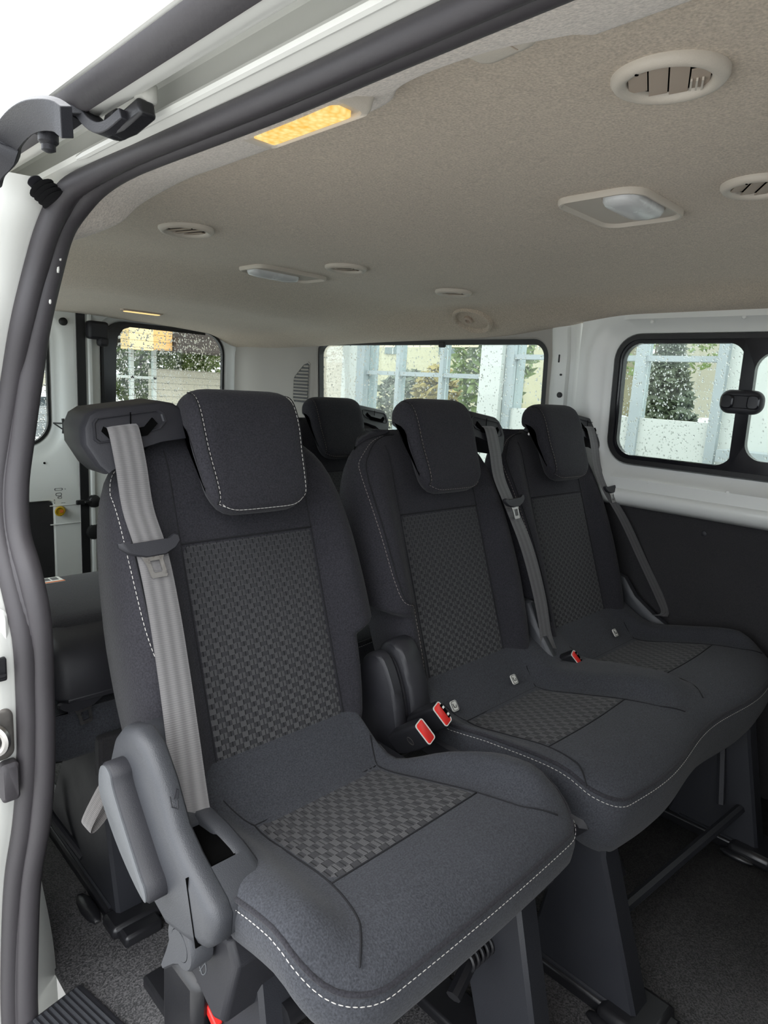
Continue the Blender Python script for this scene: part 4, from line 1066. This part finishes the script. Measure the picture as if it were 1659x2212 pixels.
# anchor point tags on the cushion slope
for i, (x, y, z) in enumerate(((-.079, .782, .428), (.136, .782, .426), (.637, .785, .424))):
    mx = axes((x, y-.003, z+.004), (1, 0, 0), (0, .6, .8)); mb = MB(); mb.stack([(rrect(.019, .022, .005), -.001), (rrect(.019, .022, .005), .002)], mx); tg = mb.build('anchor_tag', 'label_white', s2)
    mb = MB(); o = rrect(.0165, .0195, .004); q = rrect(.0145, .0175, .003); f = lambda L, d: [mx @ Vector((a, b, d)) for a, b in L]
    mb.loft([f(o, .0018), f(o, .0026), f(q, .0026), f(q, .0018)], True, False, False); mb.tube([mx @ Vector((-.004, .005, .0022)), mx @ Vector((-.003, -.003, .0022)), mx @ Vector((.003, -.004, .0022)), mx @ Vector((.004, .001, .0022))], .0011, 5); mb.build('pictogram', 'frame_black', tg)
def buckle(root, base, tip, wd, sc=1., slot=False, stalk=True, red='red'):
    base, tip = Vector(base), Vector(tip); ax_ = (tip-base).normalized(); wd = Vector(wd).normalized(); wd = (wd-ax_*wd.dot(ax_)).normalized(); nn = ax_.cross(wd)
    mx = Matrix((wd, nn, ax_)).transposed().to_4x4(); mx.translation = tip; L = (tip-base).length
    mb = MB(); f = lambda w, h, r: rrect(w*sc, h*sc, r*sc, 5)
    mb.stack([(f(.036, .018, .006), -L), (f(.044, .024, .007), -.060*sc), (f(.046, .027, .007), -.03*sc), (f(.044, .026, .006), -.004*sc), (f(.041, .024, .005), 0)], mx)
    b = mb.build('buckle', 'frame_black', root, smooth=40)
    mb = MB(); mb.stack([(f(.038, .020, .004), -.001), (f(.038, .020, .004), .001), (f(.034, .016, .004), .0022)], mx @ Matrix.Translation((0, -.001*sc, 0))); rb = mb.build('button', red, b, smooth=40)
    mb = MB(); o = f(.040, .0225, .005); q = f(.037, .0195, .004); g = lambda P_, d: [mx @ Vector((a, c, d)) for a, c in P_]
    mb.loft([g(o, -.001), g(o, .0016), g(q, .0016), g(q, -.001)], True, False, False); mb.build('rim', 'label_white', b)
    if slot:
        mb = MB(); mb.box(mx @ Vector((0, .0085*sc, .0016)), (.026*sc, .006*sc, .003), mx.to_3x3()); mb.build('slot', 'dark', b)
        for q in (-.007, .007):
            mb = MB(); mb.box(mx @ Vector((q*sc, .0085*sc, .0026)), (.004*sc, .005*sc, .003), mx.to_3x3()); mb.build('contact', 'chrome', b)
    return b
AXB = Vector((.03, -.63, .48)).normalized(); WDB = (.345, -.546, -.72)
T1 = Vector((-.237, .720, .455)); b_ = buckle(s1, T1-AXB*.085, T1, WDB, 1.12)
SHB = AXB.cross(Vector(WDB)).normalized(); SHB = SHB if SHB.z > 0 else -SHB
OVC = T1-AXB*.030-SHB*.0158
mb = MB(); mb.tube(smooth_path([OVC+Vector(WDB).normalized()*.009*math.cos(a)+AXB*.0048*math.sin(a) for a in [k*math.pi/4 for k in range(8)]], 2, True), .0005, 4, closed=True); mb.build('maker_oval', 'steel', b_)
T2 = Vector((-.176, .732, .465)); buckle(s2, T2-AXB*.085, T2, WDB, 1.12, True)
T3 = Vector((.338, .735, .444)); buckle(s2, T3-AXB*.07, T3, WDB, 1.0, True)
# front legs, rails and struts of the double seat
leg(s2, -.055, [(.50, .345), (.555, .0), (.345, .0), (.335, .03), (.425, .29), (.43, .345)], .055)
leg(s2, .60, [(.50, .345), (.555, .0), (.345, .0), (.335, .03), (.39, .29), (.40, .345)], .055)
for x in (-.055, .60):
    mb = MB(); mb.box((x, .58, .014), (.075, .60, .028)); rl = mb.build('floor_rail', 'frame_black', s2, bevel=.006)
    mb = MB(); mb.box((x, .345, .018), (.11, .10, .034)); mb.build('rail_foot', 'frame_black', rl, bevel=.012)
    mb = MB(); mb.ball((x-.055, .37, .010), (.015, .04, .010), 10, 8); mb.build('rail_cap', 'frame_black', rl)
mb = MB(); pan = [(.86, .385), (.45, .375), (.440, .36), (.46, .335), (.86, .33)]
mb.stack([(inset(pan, .01), CX2-.20), (pan, CX2-.19), (pan, CX3+.215), (inset(pan, .01), CX3+.225)], mxX); mb.build('seat_pan', 'plastic', s2, smooth=40)
mb = MB(); mb.tube([(-.03, .435, .115), (.60, .385, .115)], .012, 8); mb.build('cross_bar', 'bracket', s2)
mb = MB(); mb.tube([(.02, .50, .30), (.09, .46, .15)], .011, 6); mb.build('strut', 'bracket', s2)
mb = MB(); mb.tube([(.53, .42, .13), (.585, .46, .32)], .010, 6); mb.build('strut', 'bracket', s2)

# ------------------------------------------------------------------ third row, upright seat behind
ROW3 = .775
s3 = thing('bench_seat', 'charcoal rear bench with one headrest, seen between the two front seats', 'seat', (.43, 1.45, 0))
S4 = Seat(.415, ROW3, -.025)
backrest(s3, S4); headrest(s3, S4, 'thread_dim', (-1,), 0., .118); guide(s3, S4, -1)
cushion(s3, [.415, .0], -.235, .415+.247, None, oy=ROW3, oz=-.02)
b, r = ribbon([S4.front(.180, .975, .034), S4.front(.19, .90, .022), S4.front(.20, .80, .02), S4.front(.20, .6, .02)], .05, [(1, 0, 0)]*4, 'webbing', 'seat_belt', s3)
S5 = Seat(.0, ROW3, -.025)
backrest(s3, S5)
for x in (.05, .45): leg(s3, x, [(1.30, .33), (1.36, .0), (1.16, .0), (1.20, .33)], .05)

# ------------------------------------------------------------------ third row, near seat folded forward
s4 = thing('folded_seat', 'folded rear row seat with black moulded belt guide beside the door', 'seat', (-.50, 1.45, 0))
mb = MB()
sec = [(1.265, .50), (1.26, .555), (1.275, .585), (1.31, .597), (1.45, .598), (1.55, .594), (1.60, .583), (1.62, .555), (1.62, .46), (1.27, .465)]
sec = [(p.x, p.y) for p in smooth_path([(a, b, 0) for a, b in sec], 3, True)]
mb.stack([(inset(sec, .03), -.70), (inset(sec, .008), -.692), (sec, -.67), (sec, -.30), (inset(sec, .008), -.28), (inset(sec, .03), -.273)], mxX)
fb = mb.build('backrest', 'panel', s4, smooth=60)
for i in range(2):
    mb = MB(); x = -.685+i*.070; mb.box((x, 1.545, .5955), (.065, .050, .0016), Matrix.Rotation(-.05, 3, 'X')); lab = mb.build('warning_label', 'label_white', fb, bevel=.0005)
    mb = MB(); mb.box((x, 1.524, .5975), (.064, .006, .001)); mb.build('label_stripe', 'orange_ink', lab)
    mb = MB()
    for k in range(3): mb.box((x-.018+.018*k, 1.55, .5965), (.014, .02, .0008))
    mb.build('label_print', 'label_ink', lab)
cs = [(1.185, .40), (1.19, .44), (1.22, .452), (1.6, .43), (1.65, .40), (1.62, .33), (1.25, .335), (1.20, .36)]
cs = [(p.x, p.y) for p in smooth_path([(a, b, 0) for a, b in cs], 3, True)]
mb = MB(); mb.stack([(inset(cs, .025), -.735), (inset(cs, .006), -.725), (cs, -.70), (cs, -.30), (inset(cs, .02), -.275)], mxX); cc = mb.build('cushion', 'fabric_lit', s4, smooth=60)
stitches([Vector((lerp(-.70, -.30, k/20), 1.187, .405+.004*k/20)) for k in range(21)], r=.0010).build('stitching', 'thread_dim', cc, smooth=None)
# moulded belt guide of the folded back
gp = [(1.165, .475), (1.160, .488), (1.168, .530), (1.190, .563), (1.225, .578), (1.28, .582), (1.285, .50), (1.26, .475)]
mb = MB(); mb.stack([(inset(gp, .018), -.728), (inset(gp, .006), -.718), (gp, -.700), (gp, -.56), (inset(gp, .010), -.54), (inset(gp, .03), -.53)], mxX); bg = mb.build('belt_guide', 'plastic', s4, smooth=60)
mb = MB(); mb.box((-.625, 1.165, .481), (.165, .010, .012)); mb.build('lower_lip', 'plastic', bg, bevel=.003)
tongue(bg, (-.680, 1.166, .474), (.12, -.05, -1), (1, .1, .1), (.05, -1, .05), 'plastic', .95)
leg(s4, -.615, [(1.34, .34), (1.52, .03), (1.50, .0), (1.13, .0), (1.12, .03), (1.20, .33), (1.22, .345)], .055)
leg(s4, -.33, [(1.34, .34), (1.46, .0), (1.18, .0), (1.20, .33), (1.22, .345)], .05)
mb = MB(); mb.box((-.615, 1.36, .014), (.075, .60, .026)); rl = mb.build('floor_rail', 'frame_black', s4, bevel=.006)
mb = MB(); mb.box((-.60, 1.115, .020), (.13, .055, .026)); mb.build('rail_foot', 'frame_black', rl, bevel=.008)
mb = MB(); mb.ball((-.668, 1.20, .009), (.016, .05, .010), 10, 8); mb.build('rail_cap', 'frame_black', rl)
mb = MB(); mb.tube(smooth_path([(-.70, 1.50, .12), (-.68, 1.46, .14), (-.665, 1.40, .10), (-.64, 1.30, .05)], 4), .008, 8); mb.build('release_bar', 'plastic', s4)
mb = MB(); mb.tube([(-.72, 1.47, .235), (-.45, 1.42, .215)], .030, 10); mb.build('cross_tube', 'frame_black', s4)
mb = MB(); mb.box((-.58, 1.185, .34), (.14, .03, .09)); mb.build('front_flap', 'panel', s4, bevel=.006)
# ================================================================== ceiling fittings
def nrm_ceil(x, y):
    e = .01; return Vector((ceil_z(x+e, y)-ceil_z(x-e, y), ceil_z(x, y+e)-ceil_z(x, y-e), -2*e)).normalized()
def ceil_mx(x, y, rot=0.):
    n = nrm_ceil(x, y); u = Vector((math.cos(rot), math.sin(rot), 0)); return axes((x, y, ceil_z(x, y)), u, n.cross(u), n)
def vent(x, y, rot, label, tilt=.12, near=False):
    mx = ceil_mx(x, y, rot); v = thing('air_vent', label, 'vent', (x, y, ceil_z(x, y)), 'round ceiling air vents')
    mb = MB(); n = 40
    prof = [(.0535, -.002), (.0535, .004), (.050, .0085), (.045, .0098), (.040, .008), (.0378, .004), (.0372, -.002)]
    mb.lathe(prof, mx, n, False, False); mb.build('bezel', 'beige', v, smooth=60)
    mb = MB(); mb.lathe([(.0385, .0003), (.0385, .0012), (.002, .0013)], mx, n, True, True); mb.build('duct', 'dark', v)
    for k in range(4):
        a = -.0278+k*.0185; h = math.sqrt(max(1e-5, .0365**2-a*a))-.001
        mb = MB(); R = mx.to_3x3() @ Matrix.Rotation(tilt, 3, 'Y')
        mb.box(mx @ Vector((a, 0, .0042)), (.0170, 2*h*.95, .0012), R); bl = mb.build('blade', 'beige_dark', v)
    if near:
        for k in range(3):
            mb = MB(); mb.box(mx @ Vector((.020+.005*k, -.010, .0058)), (.0018, .024, .004), mx.to_3x3()); mb.build('grip_rib', 'beige', bl)
    mb = MB(); mb.lathe([(.0018, .0085), (.0018, .0103)], mx @ Matrix.Translation((-.0445*math.cos(.9), .0445*math.sin(.9), 0)), 8); mb.build('index_dot', 'dark', v)
    return v
vent(-.431, .319, -1.15, 'large beige ceiling vent nearest the open door, blades showing', .10, True)
vent(-.010, .362, -1.0, 'beige ceiling vent cut off by the right edge of the view', .16)
vent(-.420, 1.274, .4, 'ceiling vent at the left, behind the near seat headrest', .12)
vent(.057, 1.342, .4, 'middle ceiling vent right beside the rear dome lamp', .12)
vent(.435, 1.300, .4, 'small ceiling vent above the belt hook recess', .12)
def dome(x, y, sx, sy, label, flip=1, cat='lamp'):
    mx = ceil_mx(x, y); v = thing('dome_lamp', label, cat, (x, y, ceil_z(x, y)), 'unlit ceiling dome lamps')
    o = rrect(sx, sy, [.035, .035, .03, .03], 6)
    f = lambda s_, k=0: [(p*s_, q*s_) for p, q in o]
    mb = MB(); mb.stack([(f(1.0), -.002), (f(1.0), .006), (f(.975), .010), (f(.945), .010), (f(.90), .004)], mx); b = mb.build('housing', 'beige', v, smooth=40)
    L = rrect(sx*.68, sy*.42, sy*.19, 6); mq = mx @ Matrix.Translation((-.018, flip*sy*.20, 0))
    mb = MB(); mb.stack([(L, .0), ([(p*.99, q*.98) for p, q in L], .010), ([(p*.94, q*.86) for p, q in L], .016), ([(p*.7, q*.5) for p, q in L], .0195), ([(p*.2, q*.15) for p, q in L], .0205)], mq); mb.build('lens', 'lens', v, smooth=60)
    mb = MB(); Lr = [(p*1.03, q*1.06) for p, q in L]; mb.stack([(Lr, .001), (Lr, .0045)], mq); mb.build('lens_rim', 'beige_dark', v)
    for q in (.035, .052):
        mb = MB(); mb.box(mq @ Vector((q, -sy*.23, .006)), (.004, .003, .003), mx.to_3x3()); mb.build('catch', 'dark', v)
    return v
dome(-.010, .573, .195, .150, 'unlit dome lamp with a wide beige housing and milky lens')
dome(.030, 1.568, .235, .125, 'unlit rear dome lamp low in the ceiling beside a vent', -1)
# courtesy lamp in the door header, lit amber
L = thing('courtesy_lamp', 'lit amber courtesy lamp in the header above the open door', 'lamp', (-.62, .64, 1.345))
def lamp_quad(x0, x1, y0, y1, z): return [Vector((x0, y0, z)), Vector((x1, y0, z)), Vector((x1, y1, z)), Vector((x0, y1, z))]
mb = MB(); q = lambda s_, z, e=0.: [Vector((-.664+p*s_-e, .588+r_*s_, z+(.35*(p*s_-e) if z > 1.33 else 0))) for p, r_ in rrect(.050, .172, .012, 6)]
mb.loft([q(1.16, 1.345, .006), q(1.12, 1.3315, .006), q(1.04, 1.3245, .003), q(.96, 1.3222), q(.88, 1.3235), q(.86, 1.327)]); mb.build('housing', 'beige', L, smooth=50)
mb = MB(); q = lambda s_, z: [Vector((-.661+p*s_, .590+r_*s_, z)) for p, r_ in rrect(.026, .128, .002, 2)]
mb.loft([q(1.0, 1.328), q(1.0, 1.3218), q(.96, 1.3210)]); mb.build('lens', 'amber', L, smooth=None)
# slim lamp in the rear header
L = thing('rear_lamp_strip', 'slim amber lamp glowing at the rear of the ceiling', 'lamp', (.055, 2.505, 1.296))
mb = MB(); q = lambda s_, dz, d=0.: [Vector((.056+p*s_, 2.505+r_*s_, ceil_z(.056, 2.505)+dz)) for p, r_ in rrect(.150, .030, .008, 4)]
mb.loft([q(1.08, .002), q(1.06, -.004), q(1.0, -.006)]); mb.build('housing', 'beige_dark', L)
mb = MB(); mb.loft([q(.92, -.004), q(.90, -.0085)]); mb.build('lens', 'amber_slim', L)
# hinged coat hook near the door
mx = axes((-.622, .374, 1.3555), (.1, 1, 0), (1, -.1, .0), (-.35, 0, -.94)); mb = MB(); o = rrect(.062, .040, .014, 6)
mb.stack([(o, -.006), (o, .004), ([(p*.96, q*.9) for p, q in o], .009), ([(p*.8, q*.6) for p, q in o], .0115)], mx)
ck = thing('coat_hook', 'folded beige coat hook flush with the headliner edge', 'hook', mx.translation)
mb.build('hook_body', 'beige', ck, smooth=60)
mb = MB(); mb.box(mx @ Vector((-.012, 0, .0115)), (.0012, .022, .001), mx.to_3x3()); mb.build('hinge_line', 'beige_dark', ck)
# recess with belt hook on the far ceiling edge
mb = MB(); cxr, cyr = .690, 1.425; n = nrm_ceil(cxr, cyr); mx = axes((cxr, cyr, ceil_z(cxr, cyr)), (0, -1, 0), n.cross(Vector((0, -1, 0))), n)
rk = thing('belt_hook', 'round belt hook in a moulded recess above the quarter window', 'hook', mx.translation)
out = [(math.cos(a)*.075, math.sin(a)*.062-.0) for a in [2*math.pi*k/32 for k in range(32)]]
mb.stack([([(p*1.0, q*1.0) for p, q in out], -.002), ([(p*.98, q*.98) for p, q in out], .010), ([(p*.93, q*.93) for p, q in out], .013), ([(p*.84, q*.84) for p, q in out], .011), ([(p*.78, q*.78) for p, q in out], .002), ([(p*.3, q*.3) for p, q in out], .0015)], mx, False, True); mb.build('recess', 'liner', rk, smooth=60)
mb = MB(); mb.lathe([(.016, .001), (.016, .009), (.013, .012), (.008, .012), (.007, .006), (.001, .006)], mx @ Matrix.Translation((-.012, .006, 0)), 20); mb.build('button', 'beige_dark', rk)

# ================================================================== outside the van
M['asphalt'] = mat_simple('wet_asphalt', (.38, .375, .36), .45, 8, .3, .3)
M['render_wall'] = mat_simple('roughcast_wall', (.42, .395, .32), .9, 60, .12, .5)
M['white_pvc'] = mat_simple('white_frame', (.43, .465, .44), .5, 4, .05)
M['grey_pvc'] = mat_simple('grey_frame', (.27, .315, .325), .5, 4, .06)
M['cream'] = mat_simple('cream_facade', (.40, .37, .25), .9, 3, .08)
M['shutter'] = mat_simple('dark_window', (.10, .13, .13), .3, 3, .2)
M['rooftile'] = mat_simple('roof_tile', (.16, .11, .09), .8, 20, .3)
M['leaf_dark'] = mat_simple('leaf_dark', (.045, .060, .030), .6, 6, .5)
M['leaf_green'] = mat_simple('leaf_green', (.12, .17, .04), .6, 6, .5)
M['leaf_rust'] = mat_simple('leaf_rust', (.22, .17, .04), .6, 6, .5)
M['bark'] = mat_simple('bark', (.09, .07, .05), .9, 15, .3)
M['car_white'] = mat_paint('car_white', (.72, .74, .76)); M['car_grey'] = mat_paint('car_grey', (.42, .47, .50)); M['car_glass'] = mat_plastic('car_glass', (.03, .04, .045), .08, 10, 0)
M['tyre'] = mat_simple('tyre', (.02, .02, .02), .8)
M['sign_orange'] = mat_simple('sign_orange', (.62, .36, .13), .6, 4, .1)
M['sign_tan'] = mat_simple('sign_tan', (.72, .55, .28), .6, 4, .1)
M['sign_blue'] = mat_simple('sign_blue', (.12, .26, .50), .5, 8, .2)
M['tube'] = mat_emit('fluorescent_tube', (1.0, .96, .55), 2.2, False)
M['wood_dark'] = mat_simple('dark_timber', (.045, .035, .03), .8, 10, .3)
mb = MB(); mb.grid(lambda u, v: (lerp(-40, 60, u), lerp(-40, 60, v), -.56), 4, 4); g = mb.build('ground', 'asphalt', solid=.02); struct(g, 'wet grey asphalt yard outside the van')

# glazed garage front next to the van
gf = thing('garage_front', 'white framed garage front with glass panes outside the side windows', 'building', (2.65, 2.6, -.55))
def wbox(name, mat, x0, x1, y0, y1, z0, z1, parent, bevel=0):
    mb = MB(); mb.box(((x0+x1)/2, (y0+y1)/2, (z0+z1)/2), (x1-x0, y1-y0, z1-z0)); return mb.build(name, mat, parent, bevel=bevel)
wbox('base_panel', 'white_pvc', 2.60, 2.66, 1.30, 1.70, -.55, .985, gf); wbox('base_panel', 'white_pvc', 2.60, 2.66, 1.73, 2.57, -.55, .985, gf)
wbox('base_panel', 'white_pvc', 2.60, 2.66, 2.80, 4.0, -.55, .62, gf)
wbox('side_wall', 'white_pvc', 2.62, 2.80, -.9, 1.26, -.55, 3.2, gf)
wbox('step_stone', 'grey_pvc', 2.45, 2.63, .4, 1.20, .80, .86, gf)
for y0, y1, m_, x0 in ((3.97, 4.06, 'grey_pvc', 2.56), (4.06, 4.26, 'white_pvc', 2.58), (2.63, 2.80, 'white_pvc', 2.54), (2.565, 2.625, 'grey_pvc', 2.58)):
    wbox('post', m_, x0, 2.72, y0, y1, -.55, 3.2, gf)
for y, w in ((3.617, .035), (3.179, .035), (1.715, .06), (1.28, .05)):
    wbox('mullion', 'grey_pvc', 2.58, 2.66, y-w/2, y+w/2, -.55, 3.2, gf)
wbox('transom', 'grey_pvc', 2.59, 2.65, 2.80, 3.98, 1.165, 1.195, gf); wbox('transom', 'grey_pvc', 2.59, 2.65, 1.30, 2.57, 1.30, 1.33, gf)
for y0, y1 in ((2.80, 3.16), (3.2, 3.6), (3.635, 3.97), (1.31, 1.685), (1.745, 2.565)):
    for z0, z1 in ((.63 if y0 > 2.7 else .99, 1.165 if y0 > 2.7 else 1.30), (1.195 if y0 > 2.7 else 1.33, 3.1)):
        wbox('pane', 'clear_glass', 2.618, 2.624, y0, y1, z0, z1, gf)
mb = MB(); mb.box((2.72, 5.2, 1.2), (.2, 1.85, 3.5)); tag(mb.build('roughcast_wall', 'render_wall'), 'beige roughcast wall behind the rear quarter window', 'wall')
lr = thing('tube_lamp_row', 'row of lit fluorescent tubes inside the garage front', 'lamp', (4.6, 4.5, 1.5))
for k in range(6):
    mb = MB(); y = 3.2+k*.62; mb.tube([(4.6, y, 1.56), (4.6, y+.5, 1.56)], .018, 8); mb.build('tube', 'tube', lr)
mb = MB(); mb.box((4.6, 4.9, 1.60), (.05, 4.0, .03)); mb.build('batten', 'white_pvc', lr)
for y in (3.2, 6.6):
    mb = MB(); mb.box((4.6, y, .5), (.05, .05, 2.2)); mb.build('stand', 'grey_pvc', lr)
def house(name, label, x, y, sx, sy, h, wallm, wins, axis='x', roof=True):
    hh = thing(name, label, 'house', (x, y, -.55)); mb = MB(); mb.box((x, y, h/2-.55), (sx, sy, h)); mb.build('walls', wallm, hh)
    for (a, z, w, hgt) in wins:
        mb = MB(); c = (x-sx/2, y+a, z) if axis == 'x' else (x+a, y-sy/2, z); d = (.12, w, hgt) if axis == 'x' else (w, .12, hgt)
        mb.box(c, d); wf = mb.build('window', 'shutter', hh); mb = MB()
        c2 = (c[0]-.07, c[1], c[2]) if axis == 'x' else (c[0], c[1]-.07, c[2]); d2 = (.03, .05, hgt) if axis == 'x' else (.05, .03, hgt); mb.box(c2, d2); mb.build('mullion', 'white_pvc', wf)
    if roof:
        mb = MB(); r = [(x-sx/2-.4, h-.55), (x, h+1.6), (x+sx/2+.4, h-.55)]
        mb.loft([[Vector((a, yy, z)) for a, z in r] for yy in (y-sy/2-.4, y+sy/2+.4)]); mb.build('roof', 'rooftile', hh)
    return hh
house('cream_house', 'cream house with dark windows beyond the garage front', 22, 20, 6, 16, 6.5, 'cream', [(-6, 3.2, 1.0, 1.5), (-3, 3.2, 1.0, 1.5), (0, 3.2, 1.0, 1.5), (3, 3.2, 1.0, 1.5), (-6, .9, 1.0, 1.5), (-2, .9, 1.0, 1.5), (3, .9, 1., 1.5)])
house('pale_house', 'pale house far off behind the dark conifers', 26, 4.2, 6, 12, 6, 'render_wall', [(-3, 3., 1, 1.4), (0, 3, 1, 1.4), (3, 3., 1, 1.4)])
def tree(name, label, x, y, h, rx, mat, n, seed, trunk=.12, cone=False, z0=-.55):
    r_ = random.Random(seed); t = thing(name, label, 'tree', (x, y, z0)); mb = MB()
    mb.tube([(x, y, z0), (x+.05, y, z0+h*.4), (x, y+.05, z0+h*.85)], [trunk, trunk*.7, trunk*.25], 8); mb.build('trunk', 'bark', t)
    mb = MB()
    for k in range(n):
        f = r_.random()**.8; a = r_.random()*2*math.pi
        z = z0+h*(.12+.88*f) if cone else z0+h*(.3+.7*f)
        w = rx*((1-f)*.95+.05) if cone else rx*math.sqrt(max(.02, 1-(2*f-1)**2))
        w *= .45+.55*r_.random(); c = Vector((x+w*math.cos(a), y+w*math.sin(a), z)); s_ = .05+.09*r_.random()
        u = Vector((r_.uniform(-1, 1), r_.uniform(-1, 1), r_.uniform(-.6, .6))).normalized(); v = u.orthogonal().normalized()
        mb.add([c-u*s_, c+v*s_*.5+Vector((0, 0, .01)), c+u*s_, c-v*s_*.5, c+u.cross(v)*s_*.35], [(0, 1, 4), (1, 2, 4), (2, 3, 4), (3, 0, 4), (0, 3, 2, 1)])
    mb.build('foliage', mat, t, smooth=None, kind='stuff'); return t
tree('conifer', 'dark conifer centred in the sliding side window', 8.6, 4.08, 2.7, .78, 'leaf_dark', 4200, 3, cone=True)
tree('conifer', 'smaller dark conifer right of the tall one', 8.9, 2.95, 1.9, .36, 'leaf_dark', 1000, 4, cone=True)
tree('shrub', 'rusty shrub seen through the quarter window', 9.0, 8.75, 2.1, .55, 'leaf_rust', 900, 5)
tree('shrub', 'green shrub left of the rusty one in the quarter window', 9.5, 10.0, 2.0, .8, 'leaf_dark', 900, 6)
tree('leafy_tree', 'tall green tree behind the conifers', 17.0, 8.0, 7.5, 2.6, 'leaf_green', 2500, 7)
tree('leafy_tree', 'green tree by the right end of the quarter window', 7.4, 6.3, 3.8, .7, 'leaf_green', 1600, 8)
tree('leafy_tree', 'broad green tree behind the far rear door window', 4.7, 12.6, 3.6, 1.7, 'leaf_green', 6000, 9)
def car(name, label, x, y, rz, bodym, h=1.45, z0=-.55, L=4.2):
    c = thing(name, label, 'car', (x, y, z0)); R = Matrix.Translation((x, y, z0)) @ Matrix.Rotation(rz, 4, 'Z')
    side = [(-L/2, .35), (-L/2+.02, .75), (-L/2+.15, .88), (-1.0, 1.0), (-.45, h*.96), (.1, h), (1.0, h*.98), (1.6, 1.05), (L/2-.05, .95), (L/2, .6), (L/2-.02, .32)]
    mb = MB(); f = lambda s_, yy: [R @ Vector((a, yy, lerp(.7, b, s_))) for a, b in side]
    mb.loft([f(.94, -.86), f(1, -.80), f(1., .80), f(.94, .86)]); mb.build('body', bodym, c, smooth=50)
    for sy in (-1, 1):
        mb = MB(); gl = [(-.80, 1.02), (-.38, h*.92), (.1, h*.955), (.92, h*.94), (1.35, 1.05)]
        mb.loft([[R @ Vector((a, sy*q, b)) for a, b in gl] for q in (.79, .84)]); mb.build('side_glass', 'car_glass', c)
    for a0, a1 in (((-1.0, 1.0), (-.47, h*.94)), ((1.62, 1.06), (1.03, h*.955))):
        mb = MB(); d = -.02 if a0[0] < 0 else .02
        mb.loft([[R @ Vector((a0[0]+d+e, -.66, a0[1])), R @ Vector((a1[0]+d+e, -.58, a1[1])), R @ Vector((a1[0]+d+e, .58, a1[1])), R @ Vector((a0[0]+d+e, .66, a0[1]))] for e in (0, d)]); mb.build('windscreen', 'car_glass', c)
    for wx in (-1.3, 1.3):
        for wy in (-.80, .80):
            mb = MB(); mb.lathe([(.31, -.1), (.31, .1), (.22, .11), (.05, .11)], R @ axes((wx, wy, .31), (1, 0, 0), (0, 0, 1)), 20); mb.build('wheel', 'tyre', c)
    return c
car('parked_car', 'white car parked behind the near rear door window', .75, 7.6, 1.35, 'car_white', 1.42)
car('parked_car', 'silver car left of the conifers outside the sliding window', 11.0, 6.6, 1.6, 'car_grey', 1.40)
car('parked_car', 'pale car right of the conifers outside the sliding window', 14.5, 4.6, 1.6, 'car_white', 1.40)
# building behind the rear doors
sb = thing('shop_building', 'pale shop building with white window frames behind the rear doors', 'building', (1.8, 10.2, -.55))
def rp_(x, z, y=10.0): return x, z
wbox('wall', 'render_wall', -3.0, 2.75, 10.05, 10.3, -.55, 1.45, sb); wbox('upper_wall', 'wood_dark', -3.0, 6.5, 10.1, 10.35, 1.45, 4.0, sb)
wbox('wall', 'render_wall', 3.75, 6.5, 10.05, 10.3, -.55, 1.15, sb); wbox('eave', 'wood_dark', 3.80, 6.5, 9.4, 10.1, 1.42, 1.62, sb)
for x in (2.80, 3.02, 3.36, 3.72): wbox('window_frame', 'white_pvc', x-.025, x+.025, 10.0, 10.08, -.2, 1.6, sb)
for z in (1.0, 1.57): wbox('window_bar', 'white_pvc', 2.80, 3.74, 10.0, 10.07, z-.02, z+.02, sb)
for x0, x1 in ((2.82, 3.0), (3.04, 3.34), (3.38, 3.70)): wbox('pane', 'clear_glass', x0, x1, 10.03, 10.04, -.2, 1.56, sb)
wbox('floor_slab', 'grey_pvc', 2.75, 3.75, 10.05, 10.3, -.55, -.2, sb)
wbox('box_sign', 'sign_tan', 3.12, 3.48, 9.55, 9.85, 1.40, 1.75, sb); wbox('box_sign_side', 'sign_orange', 3.48, 3.78, 9.56, 9.85, 1.42, 1.75, sb); wbox('sign_arm', 'wood_dark', 3.4, 3.5, 9.85, 10.1, 1.66, 1.72, sb)
s_ = thing('blue_poster', 'blue poster left of the shop window', 'sign', (2.62, 10.0, .7)); wbox('sheet', 'sign_blue', 2.53, 2.70, 10.0, 10.04, .70, 1.12, s_); wbox('print_block', 'label_white', 2.56, 2.67, 9.995, 10.0, .72, .80, s_); wbox('print_block', 'label_white', 2.56, 2.67, 9.995, 10.0, .92, .95, s_)
